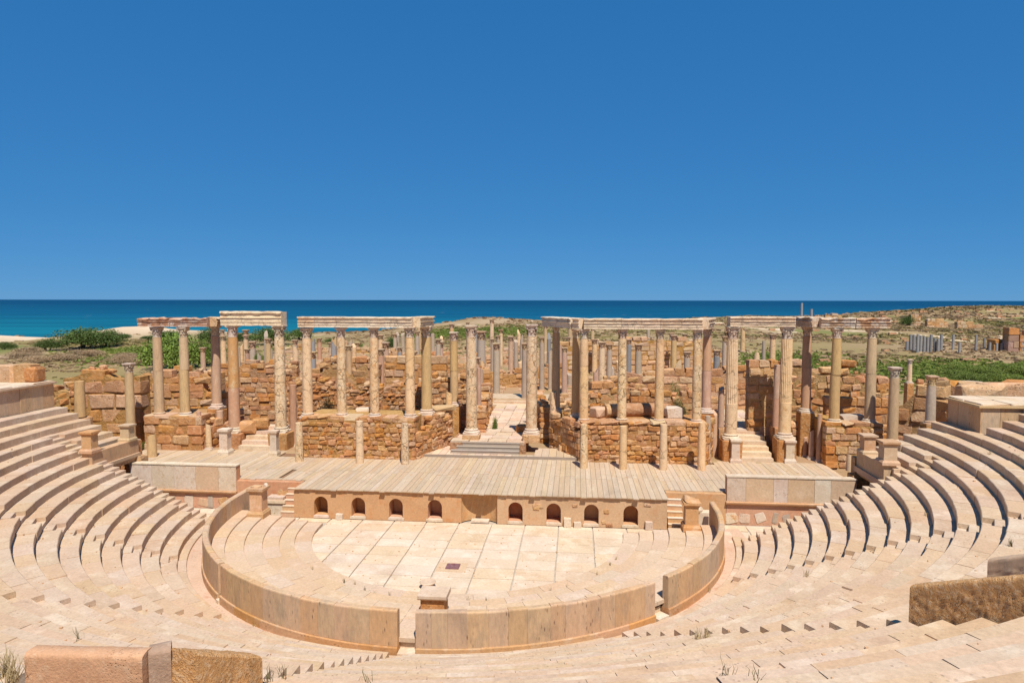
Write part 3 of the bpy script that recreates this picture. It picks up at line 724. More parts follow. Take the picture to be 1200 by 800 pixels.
obj('seat', MB().box(0, 1.1, 0, .55, -.05, .8).mesh('seat'), M['slab'], rt)
obj('carving', MB().lathe([(.3, 0), (.32, .12), (.22, .28), (.08, .36)], 10, jit=.15, seed=9).mesh('carving'), M['marble'], rt, (.35, .25, .79))
rt = thing('carved_slab', 'carved scroll-shaped slab leaning by the left stage steps', 'carved stone', (-11.05, 1.9, 0))
q = MB(); out = [(-.35, 0), (.3, 0), (.28, .6), (.36, .95), (.22, 1.2), (.02, 1.12), (-.1, 1.3), (-.3, 1.15), (-.24, .7)]
nn = len(out); q.add([(x, 0, z) for x, z in out] + [(x, .14, z) for x, z in out], [(k, (k + 1) % nn, (k + 1) % nn + nn, k + nn) for k in range(nn)] + [tuple(range(nn)), tuple(range(2 * nn - 1, nn - 1, -1))])
obj('slab', q.mesh('carved_slab'), M['brownlt'], rt)

# ---------------------------------------------------------------- columns
def capital_mesh(seed):
    rg = random.Random(seed); q = MB()
    q.lathe([(.84, 0), (.95, .06), (.95, .14), (.82, .2), (.84, 1.0), (.95, 1.6), (1.2, 1.95)], 16)
    def leaf(a, z0, h, w_, r0, out):
        vs = []
        for j, (t_, o, ww) in enumerate(((0, 0, 1), (.45, .06, 1.05), (.8, .2, .85), (1., .42, .5), (.9, .55, .2))):
            rr = r0 + o * out; z = z0 + h * t_
            for s in (-1, 1):
                d = s * w_ * ww / 2; vs.append((rr * math.cos(a) - d * math.sin(a), rr * math.sin(a) + d * math.cos(a), z))
        q.add(vs, [(2 * j, 2 * j + 1, 2 * j + 3, 2 * j + 2) for j in range(4)])
        q.add([(v[0] * .93, v[1] * .93, v[2] - .02) for v in vs], [(2 * j, 2 * j + 2, 2 * j + 3, 2 * j + 1) for j in range(4)])
    for k in range(8):
        if rg.random() < .85: leaf(k * math.pi / 4, .15, .75 * rg.uniform(.8, 1.05), .62, .86, .7)
        if rg.random() < .8: leaf((k + .5) * math.pi / 4, .2, 1.35 * rg.uniform(.85, 1.05), .6, .86, .8)
    for k in range(4):
        a = (k + .5) * math.pi / 2
        if rg.random() < .85:
            c, s = math.cos(a), math.sin(a)
            q.add([(c * r - s * d, s * r + c * d, z) for r, z in ((.95, 1.35), (1.45, 1.5), (1.5, 1.92), (1.1, 1.95)) for d in (-.13, .13)],
                  [(0, 1, 3, 2), (2, 3, 5, 4), (4, 5, 7, 6), (6, 7, 1, 0), (0, 2, 4, 6), (7, 5, 3, 1)])
    bell = q.mesh('capital'); bell.materials.append(M['marble']); q = MB()
    out = []
    for k in range(4):
        a = (k + .5) * math.pi / 2
        for da, r in ((-.12, 1.62), (.12, 1.62), (.42, 1.28), (math.pi / 4, 1.2), (math.pi / 2 - .42, 1.28)):
            out.append(((r * math.cos(a + da)) + rg.uniform(-.05, .05), r * math.sin(a + da) + rg.uniform(-.05, .05)))
    n = len(out)
    q.add([(x * .95, y * .95, 1.95) for x, y in out] + [(x, y, 2.1) for x, y in out] + [(x, y, 2.3) for x, y in out],
          [(i, (i + 1) % n, (i + 1) % n + n, i + n) for i in range(n)] + [(i + n, (i + 1) % n + n, (i + 1) % n + 2 * n, i + 2 * n) for i in range(n)] + [tuple(range(n - 1, -1, -1)), tuple(range(2 * n, 3 * n))])
    me = q.mesh('abacus'); me.materials.append(M['marble']); return bell, me
def capital(i, mat, rt, loc, rot, sc):
    o = obj('capital', CAPS[i % 4][0], mat, rt, loc, rot, sc); obj('abacus', CAPS[i % 4][1], mat, o); return o
CAPS = [capital_mesh(i) for i in range(4)]
BASE = MB().lathe([(1.33, .30), (1.36, .36), (1.36, .48), (1.28, .56), (1.14, .60), (1.10, .70), (1.16, .76), (1.20, .84), (1.17, .92), (1.05, .96), (1.0, 1.02)], 20).mesh('column_base', True); BASE.materials.append(M['marble'])
PLIN = hullstone(5, .03, .03); PLIN.materials.append(M['marble'])
def shaft_mesh(r, h, jit, seed, fluted=False, broken=False, taper=.86):
    q = MB(); m_ = max(5, int(h / .33)); n = 18
    if not fluted:
        prof = [(r * (1 - (1 - taper) * (i / m_) ** 1.6), h * i / m_) for i in range(m_ + 1)]
        if not jit: jit = .012
        q.lathe(prof, n, jit=jit, seed=seed)
        if broken:
            rg = random.Random(seed); ax = rg.uniform(0, 6.3)
            for i in range(n):
                x, y, z = q.v[m_ * n + i]; q.v[m_ * n + i] = (x, y, z - r * .7 * (1 + math.cos(math.atan2(y, x) - ax)) * rg.uniform(.5, 1))
        return q.mesh('shaft', True)
    n = 80; vs = []; hs = h * .32                      # lower third plain, then fluted
    zz = [0, h * .16, hs, hs + .02] + [hs + (h - hs) * i / 7 for i in range(1, 8)]
    for j, z in enumerate(zz):
        rr = r * (1 - (1 - taper) * (z / h) ** 1.6)
        for k in range(n):
            a = 2 * math.pi * k / n; f = 1 - (.085 * (1 - abs((k % 4) - 2) / 2 * 0 - (1 if k % 4 == 0 else .15 if k % 4 in (1, 3) else 0)) if j > 2 else 0)
            f *= 1 + .015 * noise.noise((math.cos(a) + seed, math.sin(a), z))
            vs.append((rr * f * math.cos(a), rr * f * math.sin(a), z))
    fs = [(j * n + k, j * n + (k + 1) % n, (j + 1) * n + (k + 1) % n, (j + 1) * n + k) for j in range(len(zz) - 1) for k in range(n)]
    fs += [tuple(range(n - 1, -1, -1)), tuple((len(zz) - 1) * n + k for k in range(n))]
    return q.add(vs, fs).mesh('shaft')
CN = [0]
def column(label, xt, yt, xb, yb, Y, dpx, mat, cap=True, base=True, fluted=False, jit=.0, broken=False, foot=None, group=None, capmat=None, z=None, footmat=None, footw=1.5, name='column', taper=.86, drums=0):
    CN[0] += 1; sdd = CN[0]
    if z is not None:
        p = onZ(xb, yb, z); Y = p.y
    p = onY(xb, yb, Y); tp = onY(xt, yt, Y); h = tp.z - p.z; X = (p.x + tp.x) / 2 if abs(p.x - tp.x) < .6 else p.x
    r = dpx / 2 * depth(p) / FPX
    zb = p.z
    rt = thing(name, label, 'column', (X, Y, zb), 0, group); rg = random.Random(sdd)
    b0 = 0; c0 = h
    if base:
        obj('plinth', PLIN, capmat or M['marble'], rt, (0, 0, .15 * r), (0, 0, rg.uniform(-.06, .06)), (2.75 * r, 2.75 * r, .34 * r))
        obj('base', BASE, capmat or M['marble'], rt, (0, 0, 0), (0, 0, 0), (r, r, r)); b0 = 1.0 * r
    if cap: c0 = h - 2.3 * r * .92
    sh = c0 - b0
    if drums and not fluted:
        cut = sorted([0, 1] + [(i + rg.uniform(-.15, .15)) / drums for i in range(1, drums)])
        for i, (u, v) in enumerate(zip(cut, cut[1:])):
            f0, f1 = 1 - (1 - taper) * u ** 1.6, 1 - (1 - taper) * v ** 1.6
            obj('shaft', shaft_mesh(r * f0, sh * (v - u) - .012, jit, sdd + i * .37, False, broken and i == drums - 1, f1 / f0), mat if not isinstance(mat, list) else mat[i % len(mat)], rt, (rg.uniform(-.02, .02), rg.uniform(-.02, .02), b0 + sh * u), (0, 0, rg.uniform(0, 6)))
    else:
        obj('shaft', shaft_mesh(r, sh, jit, sdd, fluted, broken, taper), mat if not isinstance(mat, list) else mat[0], rt, (0, 0, b0))
    if cap:
        capital(sdd, capmat or M['marble'], rt, (0, 0, c0), (0, 0, rg.uniform(-.05, .05)), (r * taper, r * taper, r * .92))
    if foot is not None and foot < zb - .02:
        obj('footing', ASH[sdd % 8], footmat or M['brown'], rt, (0, 0, (foot - zb) / 2 - .03), (0, 0, 0), (2 * footw * r, 2 * footw * r, zb - foot + .06))
    return rt, X, Y, zb, r
YL, YR = 8.75, 9.25          # front column rows on the left and right podium
col_rows = [
 # label, xt,yt, xb,yb, Y, d, mat, kwargs
 ('slim tan column at the free left end of the broken entablature', 183.5, 383, 187, 488, 9.9, 11.2, 'tan', dict(drums=2, jit=.02)),
 ('tan column, second under the broken orange entablature', 214, 383, 218, 488, 9.9, 11.2, 'tan', dict(drums=2, jit=.02)),
 ('pinkish column set back beside the red-orange column', 251.5, 382, 254.5, 478, 11.6, 11, 'pink', dict(foot=1.6, jit=.02)),
 ('red-orange column left of the left stage door steps', 271.5, 381, 276, 506, 10.6, 13, 'orange', dict(foot=1.6, drums=2, jit=.03, footw=1.7)),
 ('encrusted pale column right of the left stage door steps', 326, 381, 330.5, 506, 10.6, 13.4, 'crust', dict(foot=1.6, jit=.06, footw=1.7)),
 ('smooth ivory column at the left corner of the left podium', 358.5, 384, 361.5, 489, YL, 11.8, 'ivory', dict()),
 ('encrusted column second from the left podium corner', 398.5, 384, 401.5, 489, YL, 11, 'crust', dict(jit=.07)),
 ('heavily encrusted column third along the left podium', 437.5, 384, 439.5, 489, YL, 11, 'crust', dict(jit=.09)),
 ('ivory patched column at the right corner of the left podium', 479.5, 383, 481.5, 490, YL, 11.6, 'ivory', dict(jit=.03, drums=2)),
 ('olive tan column set back under the entablature return', 499.5, 382, 500, 485, 10.7, 12.4, 'tan', dict(foot=1.6)),
 ('tan broken column without entablature left of the central passage', 530.6, 389, 533, 475, 14.2, 9.6, 'tan', dict(foot=1.6, drums=2)),
 ('large encrusted column on the left of the central passage', 552, 381, 553, 508, 11.3, 13.2, 'crust', dict(foot=2.4, jit=.05, footmat='brownlt')),
 ('large encrusted column on the right of the central passage', 623, 380, 623, 508, 11.3, 13.4, 'crust', dict(foot=2.4, jit=.05, footmat='brownlt')),
 ('olive column under the outer end of the angled entablature', 650, 380, 653, 482, 12.8, 9.6, 'tan', dict(foot=1.6)),
 ('dark shaded column close behind the corner of the right podium', 674, 386, 675.5, 488, 10.9, 9.5, 'tan', dict(foot=1.6)),
 ('ivory column at the left corner of the right podium', 684.5, 385.5, 684.5, 495, YR, 10.6, 'ivory', dict(drums=3)),
 ('pale crusted column second along the right podium', 729, 385.5, 729, 495, YR, 10.8, 'crust', dict(jit=.04)),
 ('smooth ivory column third along the right podium', 773, 386, 773, 495.5, YR, 10.6, 'ivory', dict(drums=2)),
 ('blotched column at the right corner of the right podium', 817.5, 386, 816.5, 496, YR, 10.8, 'crust', dict(jit=.05, drums=3)),
 ('pinkish brown column behind the right podium corner', 828.5, 383, 828, 483, 11.4, 11, 'pink', dict(foot=1.6, drums=2)),
 ('fluted ivory column left of the right stage door steps', 858.5, 382, 856.5, 514.5, 10.2, 14.2, 'ivory', dict(fluted=True, foot=1.6, footw=1.55)),
 ('fluted ivory column right of the right stage door steps', 922.5, 382, 919.5, 513, 10.3, 14, 'ivory', dict(fluted=True, foot=1.6, footw=1.55)),
 ('mauve two-toned column set back right of the fluted columns', 946, 382, 944, 483, 12.0, 11, 'pink', dict(foot=1.6, drums=2, jit=.03)),
 ('tan patched column on the outer right podium', 980.5, 384, 978, 496, 9.9, 11.6, 'tan', dict(drums=2)),
 ('tan column at the far end of the outer right podium', 1021, 384, 1019.5, 496, 9.9, 11.8, 'tan', dict(drums=2)),
 ('pinkish stump behind the red-orange column', 258, 481, 258, 519, 10.9, 8.8, 'pink', dict(cap=False, base=False, foot=1.6)),
 ('thin pink column standing at the stage left of the broken stump', 233.5, 482, 233.5, 527, None, 5.6, 'pink', dict(cap=False, base=False, z=1.64)),
 ('broken pale stump with base beside the thin pink column', 244.5, 496, 244.5, 527, None, 7, 'ivory', dict(cap=False, broken=True, z=1.64)),
 ('pink column in the recess right of the left door steps', 343.5, 451, 344, 524, 11.4, 9, 'pink', dict(cap=False, foot=1.6)),
 ('tan stump in the central recess beside the left podium', 507.6, 492, 507.6, 529, None, 10, 'tan', dict(cap=False, base=False, broken=True, z=1.64)),
 ('tan stump second in the central recess by the left podium', 517, 487, 517, 525, None, 8.6, 'tan', dict(cap=False, base=False, broken=True, z=1.64)),
 ('slender broken shaft in the central recess', 526, 458, 526.5, 521, None, 8.6, 'ivory', dict(cap=False, base=False, broken=True, z=1.64)),
 ('pink shaft behind the large left passage column', 561, 431, 561.5, 478, 14.5, 5.6, 'pink', dict(cap=False, foot=1.6)),
 ('two-piece pale shaft standing right of the central passage', 648, 459, 648, 525, None, 8.2, 'ivory', dict(cap=False, base=False, drums=2, z=1.64)),
 ('short pale stump right of the central passage', 658.6, 519, 658.6, 531, None, 8.4, 'ivory', dict(cap=False, base=False, broken=True, z=1.64)),
 ('grey shaft behind the outermost small column of the right podium', 829, 487, 829, 541, None, 7.6, 'grey', dict(cap=False, z=1.64)),
 ('broken pink shaft beside the fluted columns', 836.5, 480, 837, 534, None, 10.5, 'pink', dict(cap=False, base=False, broken=True, z=1.64)),
 ('slim pinkish shaft with cap block left of the fluted columns', 845, 453, 845, 500, 12.5, 7.4, 'pink', dict(cap=False, base=False, foot=1.6, broken=True)),
 ('pinkish banded shaft behind the right fluted column', 910, 427, 910, 500, 12.2, 8, 'pink', dict(cap=False, base=False, foot=1.6, drums=2)),
 ('slim pink shaft with white cap on the outer right stage edge', 960, 485, 960, 541, None, 6, 'pink', dict(cap=False, z=1.64)),
 ('broken mauve stump, taller of two beside the slim pink shaft', 951, 503, 951, 538, None, 7, 'pink', dict(cap=False, broken=True, z=1.64)),
 ('broken mauve stump, shorter of two beside the slim pink shaft', 943.5, 510, 943.5, 535, None, 6, 'pink', dict(cap=False, broken=True, z=1.64)),
 ('pale round stump at the right end of the stage', 996.5, 531, 996.5, 551, None, 9.6, 'ivory', dict(cap=False, base=False, broken=True, z=1.64)),
 ('tan round stump at the left end of the stage', 178, 508, 178, 535, None, 10.8, 'tan', dict(cap=False, base=False, broken=True, z=1.64)),
 ('tall tan column with flat white capital at the left end of the stage', 150.5, 425.5, 154, 517, 8.6, 10.4, 'tan', dict(foot=1.6)),
 ('square-topped grey tan stump above the left seats', 93, 446.5, 94, 488, 5.6, 12, 'tan', dict(cap=False, base=False, foot=1.)),
 ('tall tan column with flat capital behind the right parapet pedestal', 1048, 430, 1046, 520, 8.2, 12, 'tan', dict(foot=1.6)),
 ('lichen-green column with capital above the right seats', 1091, 440, 1091, 498, 4.6, 11, 'grey', dict(foot=1.6)),
 ('small weathered column with capital behind the right ruins', 1066, 421, 1066, 449, 24, 5.4, 'ivory', dict(foot=1.6)),
]
for c_ in col_rows:
    lab, xt, yt, xb, yb, Y, d, mt, kw = c_
    kw = dict(kw)
    if 'footmat' in kw: kw['footmat'] = M[kw['footmat']]
    if mt == 'grey': kw.setdefault('capmat', M['coping'])
    column(lab, xt, yt, xb, yb, Y, d, M[mt], **kw)
# small front columns standing on the stage
fl_ = ['small worn column on the stage at the left podium corner', 'small pale column on the stage before the middle of the left podium', 'small crusted column on the stage at the right end of the left podium',
       'small cracked column on the stage at the left end of the right podium', 'small smooth column second on the stage before the right podium', 'small smooth column third on the stage before the right podium', 'small smooth column fourth on the stage before the right podium']
for lab, (x, yt, yb, mt, jt) in zip(fl_, [(350.5, 495, 540.5, 'crust', .1), (421.5, 493, 542.5, 'ivory', .05), (474.5, 496, 543.5, 'crust', .1), (684.3, 497, 548.5, 'crust', .05), (730.2, 499, 549.5, 'ivory', .02), (777.4, 497, 550, 'ivory', .02), (822.4, 495, 550.5, 'ivory', .02)]):
    column(lab, x, yt, x, yb, None, 9.4, M[mt], cap=False, base=False, z=ZS - .02, jit=jt, group='small columns in front of the podiums', name='small_column')

# ---------------------------------------------------------------- entablatures
def entab(label, stops, zb, zt, mat, dep=.46, name='entablature', seed=0, ragged=0.):
    """stops: XY points; a block of moulded stone between each pair"""
    rg = random.Random(seed); h = zt - zb
    A = Vector(stops[0]); rt = thing(name, label, 'entablature', (A.x, A.y, zb))
    prof = [(-dep, 0), (-dep, .24 * h), (-dep - .03, .25 * h), (-dep - .03, .5 * h), (-dep - .09, .53 * h), (-dep - .09, .58 * h), (-dep - .0, .6 * h), (-dep - .0, .84 * h), (-dep - .10, .88 * h), (-dep - .12, h - .02), (-dep - .08, h), (dep * .9, h), (dep * .9, 0)]
    for P, Q in zip(stops, stops[1:]):
        P = Vector(P); Q = Vector(Q); L = (Q - P).length; rz = math.atan2(Q.y - P.y, Q.x - P.x)
        q = MB(); n = len(prof); m_ = max(3, int(L / .22)); vs = []; fs = []
        for i in range(m_ + 1):
            s = .006 + (L - .012) * i / m_
            for j, (y, z) in enumerate(prof):
                dz = 0; dy = 0
                if 8 <= j <= 11: dz = -abs(noise.noise((s * 1.3 + seed * 9, y * .4, rz))) * (.05 + ragged); dy = rg.uniform(0, .03 + ragged * .2) if j in (9, 10) else 0
                if j in (0, 12): dz = abs(noise.noise((s * 1.7, seed * 3., rz))) * .05
                er = .022 * noise.noise((s * 2.1 + seed, z * 5, 4.)) + (.04 * max(0, noise.noise((s * 1.1, seed * 2.7, z * 2))) if y < 0 else 0)
                vs.append((s, y + dy + (er if y < 0 else 0), z + dz + (er * .3 if 0 < j < 8 else 0)))
        for i in range(m_):
            for j in range(n): fs.append((i * n + j, i * n + n + j, i * n + n + (j + 1) % n, i * n + (j + 1) % n))
        fs += [tuple(range(n - 1, -1, -1)), tuple(m_ * n + j for j in range(n))]
        obj('block', q.add(vs, fs).mesh('block'), mat, rt, (P.x - A.x, P.y - A.y, rg.uniform(-.004, .004)), (0, 0, rz))
    return rt
def xy(x, y, Y): p = onY(x, y, Y); return (p.x, Y)
def zz_(x, y, Y): return onY(x, y, Y).z
entab('broken orange and white crusted entablature block at the far left', [xy(166, 378, 9.9), xy(203, 378, 9.9), xy(246, 378, 10.2), xy(255, 378, 11.9)], zz_(200, 382.5, 9.9), zz_(200, 371.5, 9.9), M['entabdk'], seed=1, ragged=.2)
entab('tall two-layered entablature block over the left stage door', [xy(262, 372, 10.6), xy(333, 372, 10.6)], zz_(300, 381.5, 10.6), zz_(300, 364.5, 10.6), M['entab'], seed=2, ragged=.05)
entab('entablature of four blocks on the left podium columns', [xy(352, 377, YL), xy(371.5, 377, YL), xy(401.5, 377, YL), xy(436, 377, YL), xy(484.5, 377, YL), xy(501, 377, 11.2)], zz_(420, 383.5, YL), zz_(420, 371, YL), M['entab'], seed=3)
entab('long entablature with angled return on the right podium columns', [xy(642, 377, 13.4), xy(676, 377, 9.6), xy(684, 378, YR), xy(728, 378, YR), xy(773, 378, YR), xy(822, 378, YR), xy(829, 378, 11.8)], zz_(750, 385.5, YR), zz_(750, 373, YR), M['entab'], seed=4)
entab('entablature block resting on the two fluted columns', [xy(853.5, 377, 10.2), xy(929.5, 377, 10.3)], zz_(890, 382.5, 10.2), zz_(890, 371, 10.2), M['entab'], seed=5)
entab('stained broken entablature on the outer right columns', [xy(939, 377, 12.2), xy(960, 377, 10.1), xy(1000, 377, 9.9), xy(1040, 377, 9.9)], zz_(1000, 384, 9.9), zz_(1000, 371.5, 9.9), M['entabdk'], seed=6, ragged=.15)

# ---------------------------------------------------------------- podiums of the scene building
def zof(x, y, Y): return onY(x, y, Y).z
BL = [M['brown'], M['brownlt'], M['brown'], M['red']]
def podium(label, x0, x1, Y, ytop, seed, mats, kind='rub', course=(.22, .38), length=(.3, .75), back=3.2):
    a, b = onY(x0, 500, Y).x, onY(x1, 500, Y).x; zt = zof((x0 + x1) / 2, ytop, Y)
    rt = masonry('podium', label, (a, Y + .3), (b, Y + .3), ZS - .05, [(0, zt), (1, zt)], .6, mats, course, length, kind, seed, 'podium', 'podiums of the stage building', ragged=.1)
    L = b - a; h = zt - ZS + .05
    rg = random.Random(seed); x = 0
    while x < L - .05:
        l = min(rg.uniform(.7, 1.4), L - x)
        obj('coping_slab', rg.choice(RUB + ASH), rg.choice([M['brownlt'], M['coping'], M['brown']]), rt, (x + l / 2, .4 + rg.uniform(-.05, .08), h + .0 + rg.uniform(-.03, .03)), (0, 0, rg.uniform(-.04, .04)), (l * 1.0, rg.uniform(1.2, 1.5), .22)); x += l
    obj('fill', MB().box(.05, L - .05, .25, back, -.3, h + .03).mesh('fill'), M['rubcore'], rt)
    return a, b, zt
pl0, pl1, plz = podium('rubble podium carrying the left group of encrusted columns', 353, 486, 8.05, 490.5, 41, BL)
pr0, pr1, prz = podium('rubble podium carrying the right group of ivory columns', 680, 829, 8.6, 496, 42, BL)
po0, po1, poz = podium('moulded ashlar podium at the far left of the stage', 168, 236, 9.2, 489, 43, [M['red'], M['brownlt']], 'ash', (.55, .75), (.8, 1.5))
podium('ashlar podium at the far right of the stage', 968, 1036, 9.25, 497.5, 44, [M['brownlt'], M['red'], M['brownlt']], 'ash', (.38, .5), (.5, 1.0))
# sides of the podiums running back into the recesses
def wallw(label, A, B, z0, tops, thick, mats, **k): return masonry(k.pop('name', 'ruined_wall'), label, A, B, z0, tops, thick, mats, **k)
wallw('rubble side wall of the left podium facing the central recess', (pl1 - .15, 8.3), (pl1 + 1.5, 12.2), ZS - .05, [(0, plz - .2), (1, plz - .1)], .5, BL, seed=45, kind='rub', course=(.25, .4), length=(.35, .8))
wallw('rubble side wall of the right podium facing the central recess', (pr0 - 1.9, 12.6), (pr0 + .15, 8.8), ZS - .05, [(0, prz), (1, prz - .1)], .5, BL, seed=46, kind='ash', course=(.3, .45), length=(.4, .9))
wallw('narrow side wall of the left podium by the left door steps', (pl0 - .6, 12), (pl0 + .1, 8.4), ZS - .05, [(0, plz), (1, plz)], .5, BL, seed=47, kind='rub')
wallw('narrow side wall of the right podium by the right door steps', (pr1 - .1, 8.9), (pr1 + .9, 12), ZS - .05, [(0, prz), (1, prz)], .5, BL, seed=48, kind='rub')
wallw('side wall of the far left podium running back', (po1 - .1, 9.5), (po1 + 1.2, 13), ZS - .05, [(0, poz - .3), (1, poz)], .5, [M['red'], M['brownlt']], seed=49)
wallw('side wall of the far right podium running back', (onY(966, 500, 12.6).x - .4, 12.9), (onY(969, 500, 9.6).x + .1, 9.6), ZS - .05, [(0, poz), (1, poz - .1)], .5, [M['brown'], M['brownlt']], seed=50)
wallw('short rubble wall behind the mauve stumps', (onY(926, 500, 12).x, 12.4), (onY(950, 500, 12).x, 12.4), ZS - .05, [(0, 4.1), (1, 4.2)], .8, BL, seed=51, kind='rub')
# ---------------------------------------------------------------- ruined walls behind
def wallpx(label, x0, x1, Y0, Y1, tops, thick, mats, **k):
    a, b = onY(x0, 450, Y0), onY(x1, 450, Y1); pts = []
    for f_, yp in tops:
        Y = Y0 + (Y1 - Y0) * f_; X = x0 + (x1 - x0) * f_; pts.append((f_, zof(X, yp, Y)))
    z0 = min(gz(a.x, Y0), gz(b.x, Y1)) - .05
    if Y0 < 20: z0 = min(z0, 1.6)
    return masonry('ruined_wall', label, (a.x, Y0), (b.x, Y1), z0, pts, thick, mats, **k)
BR = [M['brown'], M['red'], M['brownlt']]; BA = [M['red'], M['brownlt'], M['red']]
wallpx('big-block wall with boulder top at the far left of the stage', 80, 171, 11, 11.2, [(0, 438), (.2, 432), (.5, 429), (.72, 440), (.85, 434), (1, 436)], 1.2, BA, seed=61, course=(.75, 1.05), length=(1.1, 2.2), ragged=.3)
wallpx('long plain reddish wall behind the far left columns', 165, 268, 14.5, 15, [(0, 437), (.3, 431), (.5, 436), (.75, 440), (1, 452)], .9, BA, seed=62, course=(.45, .65), length=(.8, 1.6))
wallpx('low wall of weathered blocks behind the plain reddish wall', 170, 262, 22, 22, [(0, 431), (.4, 428), (.7, 432), (1, 430)], .8, BR, seed=63, course=(.4, .6), length=(.7, 1.4))
wallpx('stepped brick-like wall at the back of the left stage door', 268, 328, 16.5, 16.5, [(0, 448), (.25, 444), (.28, 436), (.5, 430), (.55, 424), (1, 422)], .9, BA, seed=64, course=(.32, .42), length=(.5, .95), ragged=.12)
wallpx('rubble wall between the pink column and the left podium', 322, 362, 17, 17, [(0, 426), (.6, 440), (1, 436)], .8, BR, seed=65, kind='rub', course=(.3, .5), length=(.4, .9))
wallpx('curved back wall of rubble behind the left podium columns', 350, 500, 14.6, 14.6, [(0, 436), (.2, 440), (.45, 452), (.65, 449), (1, 440)], .9, BR, seed=66, kind='rub', course=(.2, .36), length=(.3, .75))
wallpx('upper broken wall with gaps behind the left podium', 366, 446, 21, 21, [(0, 432), (.15, 428), (.3, 416), (.5, 418), (.55, 433), (.65, 420), (.85, 418), (1, 428)], .9, BR, seed=67, course=(.5, .7), length=(.7, 1.3))
wallpx('block wall with doorway lintel behind the left podium', 452, 524, 23, 23, [(0, 417), (1, 419)], .7, [M['brownlt'], M['red']], seed=68, course=(.5, .7), length=(.8, 1.6), ragged=.1)
wallpx('rubble wall at the left of the central passage', 500, 552, 15.5, 15.5, [(0, 434), (.4, 440), (1, 436)], .9, BR, seed=69, kind='rub', course=(.25, .45), length=(.35, .8))
wallpx('low side wall along the left of the central passage', 562, 572, 13, 24, [(0, 476), (.5, 452), (1, 446)], .8, BR, seed=70, kind='rub', course=(.3, .5), length=(.5, 1.))
wallpx('low side wall along the right of the central passage', 640, 628, 14, 25, [(0, 472), (.5, 462), (1, 452)], .8, BR, seed=71, kind='rub', course=(.3, .5), length=(.5, 1.))
wallpx('rubble back wall between the central passage and the right podium', 640, 704, 16, 16, [(0, 476), (.3, 462), (1, 456)], .9, BR, seed=72, kind='rub', course=(.25, .42), length=(.35, .8))
wallpx('ashlar cross wall behind the right podium columns', 690, 752, 17.5, 19, [(0, 441), (.5, 447), (1, 452)], .9, BR, seed=73, course=(.4, .55), length=(.6, 1.1))
wallpx('long broken wall behind the right podium columns', 738, 842, 17, 17, [(0, 448), (.3, 452), (.5, 455), (.8, 450), (1, 458)], .9, BR, seed=74, course=(.35, .55), length=(.5, 1.1))
wallpx('upper block wall behind the right podium', 700, 846, 26, 26, [(0, 438), (.2, 428), (.4, 434), (.6, 426), (.8, 432), (1, 424)], .9, [M['brownlt'], M['brown']], seed=75, course=(.5, .75), length=(.8, 1.7), ragged=.5)
wallpx('distant ashlar wall standing across the ruins', 654, 822, 52, 54, [(0, 404), (.15, 399), (.4, 396), (.8, 396), (1, 399)], .9, [M['brownlt'], M['coping'], M['brownlt']], seed=76, course=(.55, .75), length=(.8, 1.8), ragged=.35)
wallpx('block wall on the right of the right stage door', 875, 909, 13.4, 13.4, [(0, 424), (.3, 421), (.7, 421), (1, 426)], 1., BR, seed=77, course=(.5, .7), length=(.7, 1.3), ragged=.1)
wallpx('dark side wall running back from the right stage door', 907, 903, 13.8, 20, [(0, 426), (1, 424)], .8, BR, seed=78, course=(.5, .7), length=(.8, 1.4))
wallpx('long rough rubble wall behind the outer right columns', 905, 1040, 16, 15, [(0, 423), (.3, 421), (.45, 432), (.6, 426), (.75, 429), (1, 446)], 1., BR, seed=79, kind='rub', course=(.35, .6), length=(.5, 1.1))
wallpx('low dark wall behind the far right podium', 966, 1052, 13, 12.5, [(0, 455), (.5, 462), (1, 452)], .9, BR, seed=80, course=(.5, .7), length=(.7, 1.4))
wallpx('stepped wall of huge squared blocks above the right seats', 1050, 1112, 9.8, 8, [(0, 472), (.25, 462), (.3, 452), (.5, 444), (1, 443)], 1.2, [M['brownlt'], M['red'], M['brownlt']], seed=81, course=(.7, .95), length=(1.1, 2.), ragged=.15)
wallpx('wall of large squared blocks behind the right platform', 1084, 1166, 11, 9, [(0, 440), (.45, 441), (.5, 450), (1, 456)], 1.2, [M['brownlt'], M['red'], M['brownlt']], seed=82, course=(.8, 1.), length=(1.2, 2.2), ragged=.1)
wallpx('dark rubble wall beside the left platform', 58, 94, 5.5, 6.2, [(0, 446), (1, 449)], 1., [M['brown'], M['rubcore']], seed=83, kind='rub', course=(.3, .5), length=(.4, .8))
wallpx('low broken wall far behind the left door', 250, 350, 34, 34, [(0, 425), (.3, 420), (.6, 424), (1, 421)], .8, [M['brownlt'], M['brown']], seed=84, course=(.4, .6), length=(.8, 1.6), ragged=.4)
wallpx('low broken wall far behind the left podium', 380, 560, 38, 38, [(0, 424), (.2, 418), (.5, 421), (.8, 416), (1, 422)], .8, [M['brownlt'], M['brown']], seed=85, course=(.45, .6), length=(.9, 1.8), ragged=.5)
wallpx('low ruined wall along the far side of the paved court', 560, 660, 40, 42, [(0, 428), (.4, 434), (1, 424)], .8, [M['brownlt'], M['brown']], seed=86, course=(.45, .6), length=(.9, 1.8), ragged=.5)
wallpx('low ruined wall behind the right stage door', 830, 960, 30, 32, [(0, 432), (.3, 426), (.6, 430), (1, 424)], .8, [M['brownlt'], M['brown']], seed=87, course=(.45, .6), length=(.9, 1.8), ragged=.6)

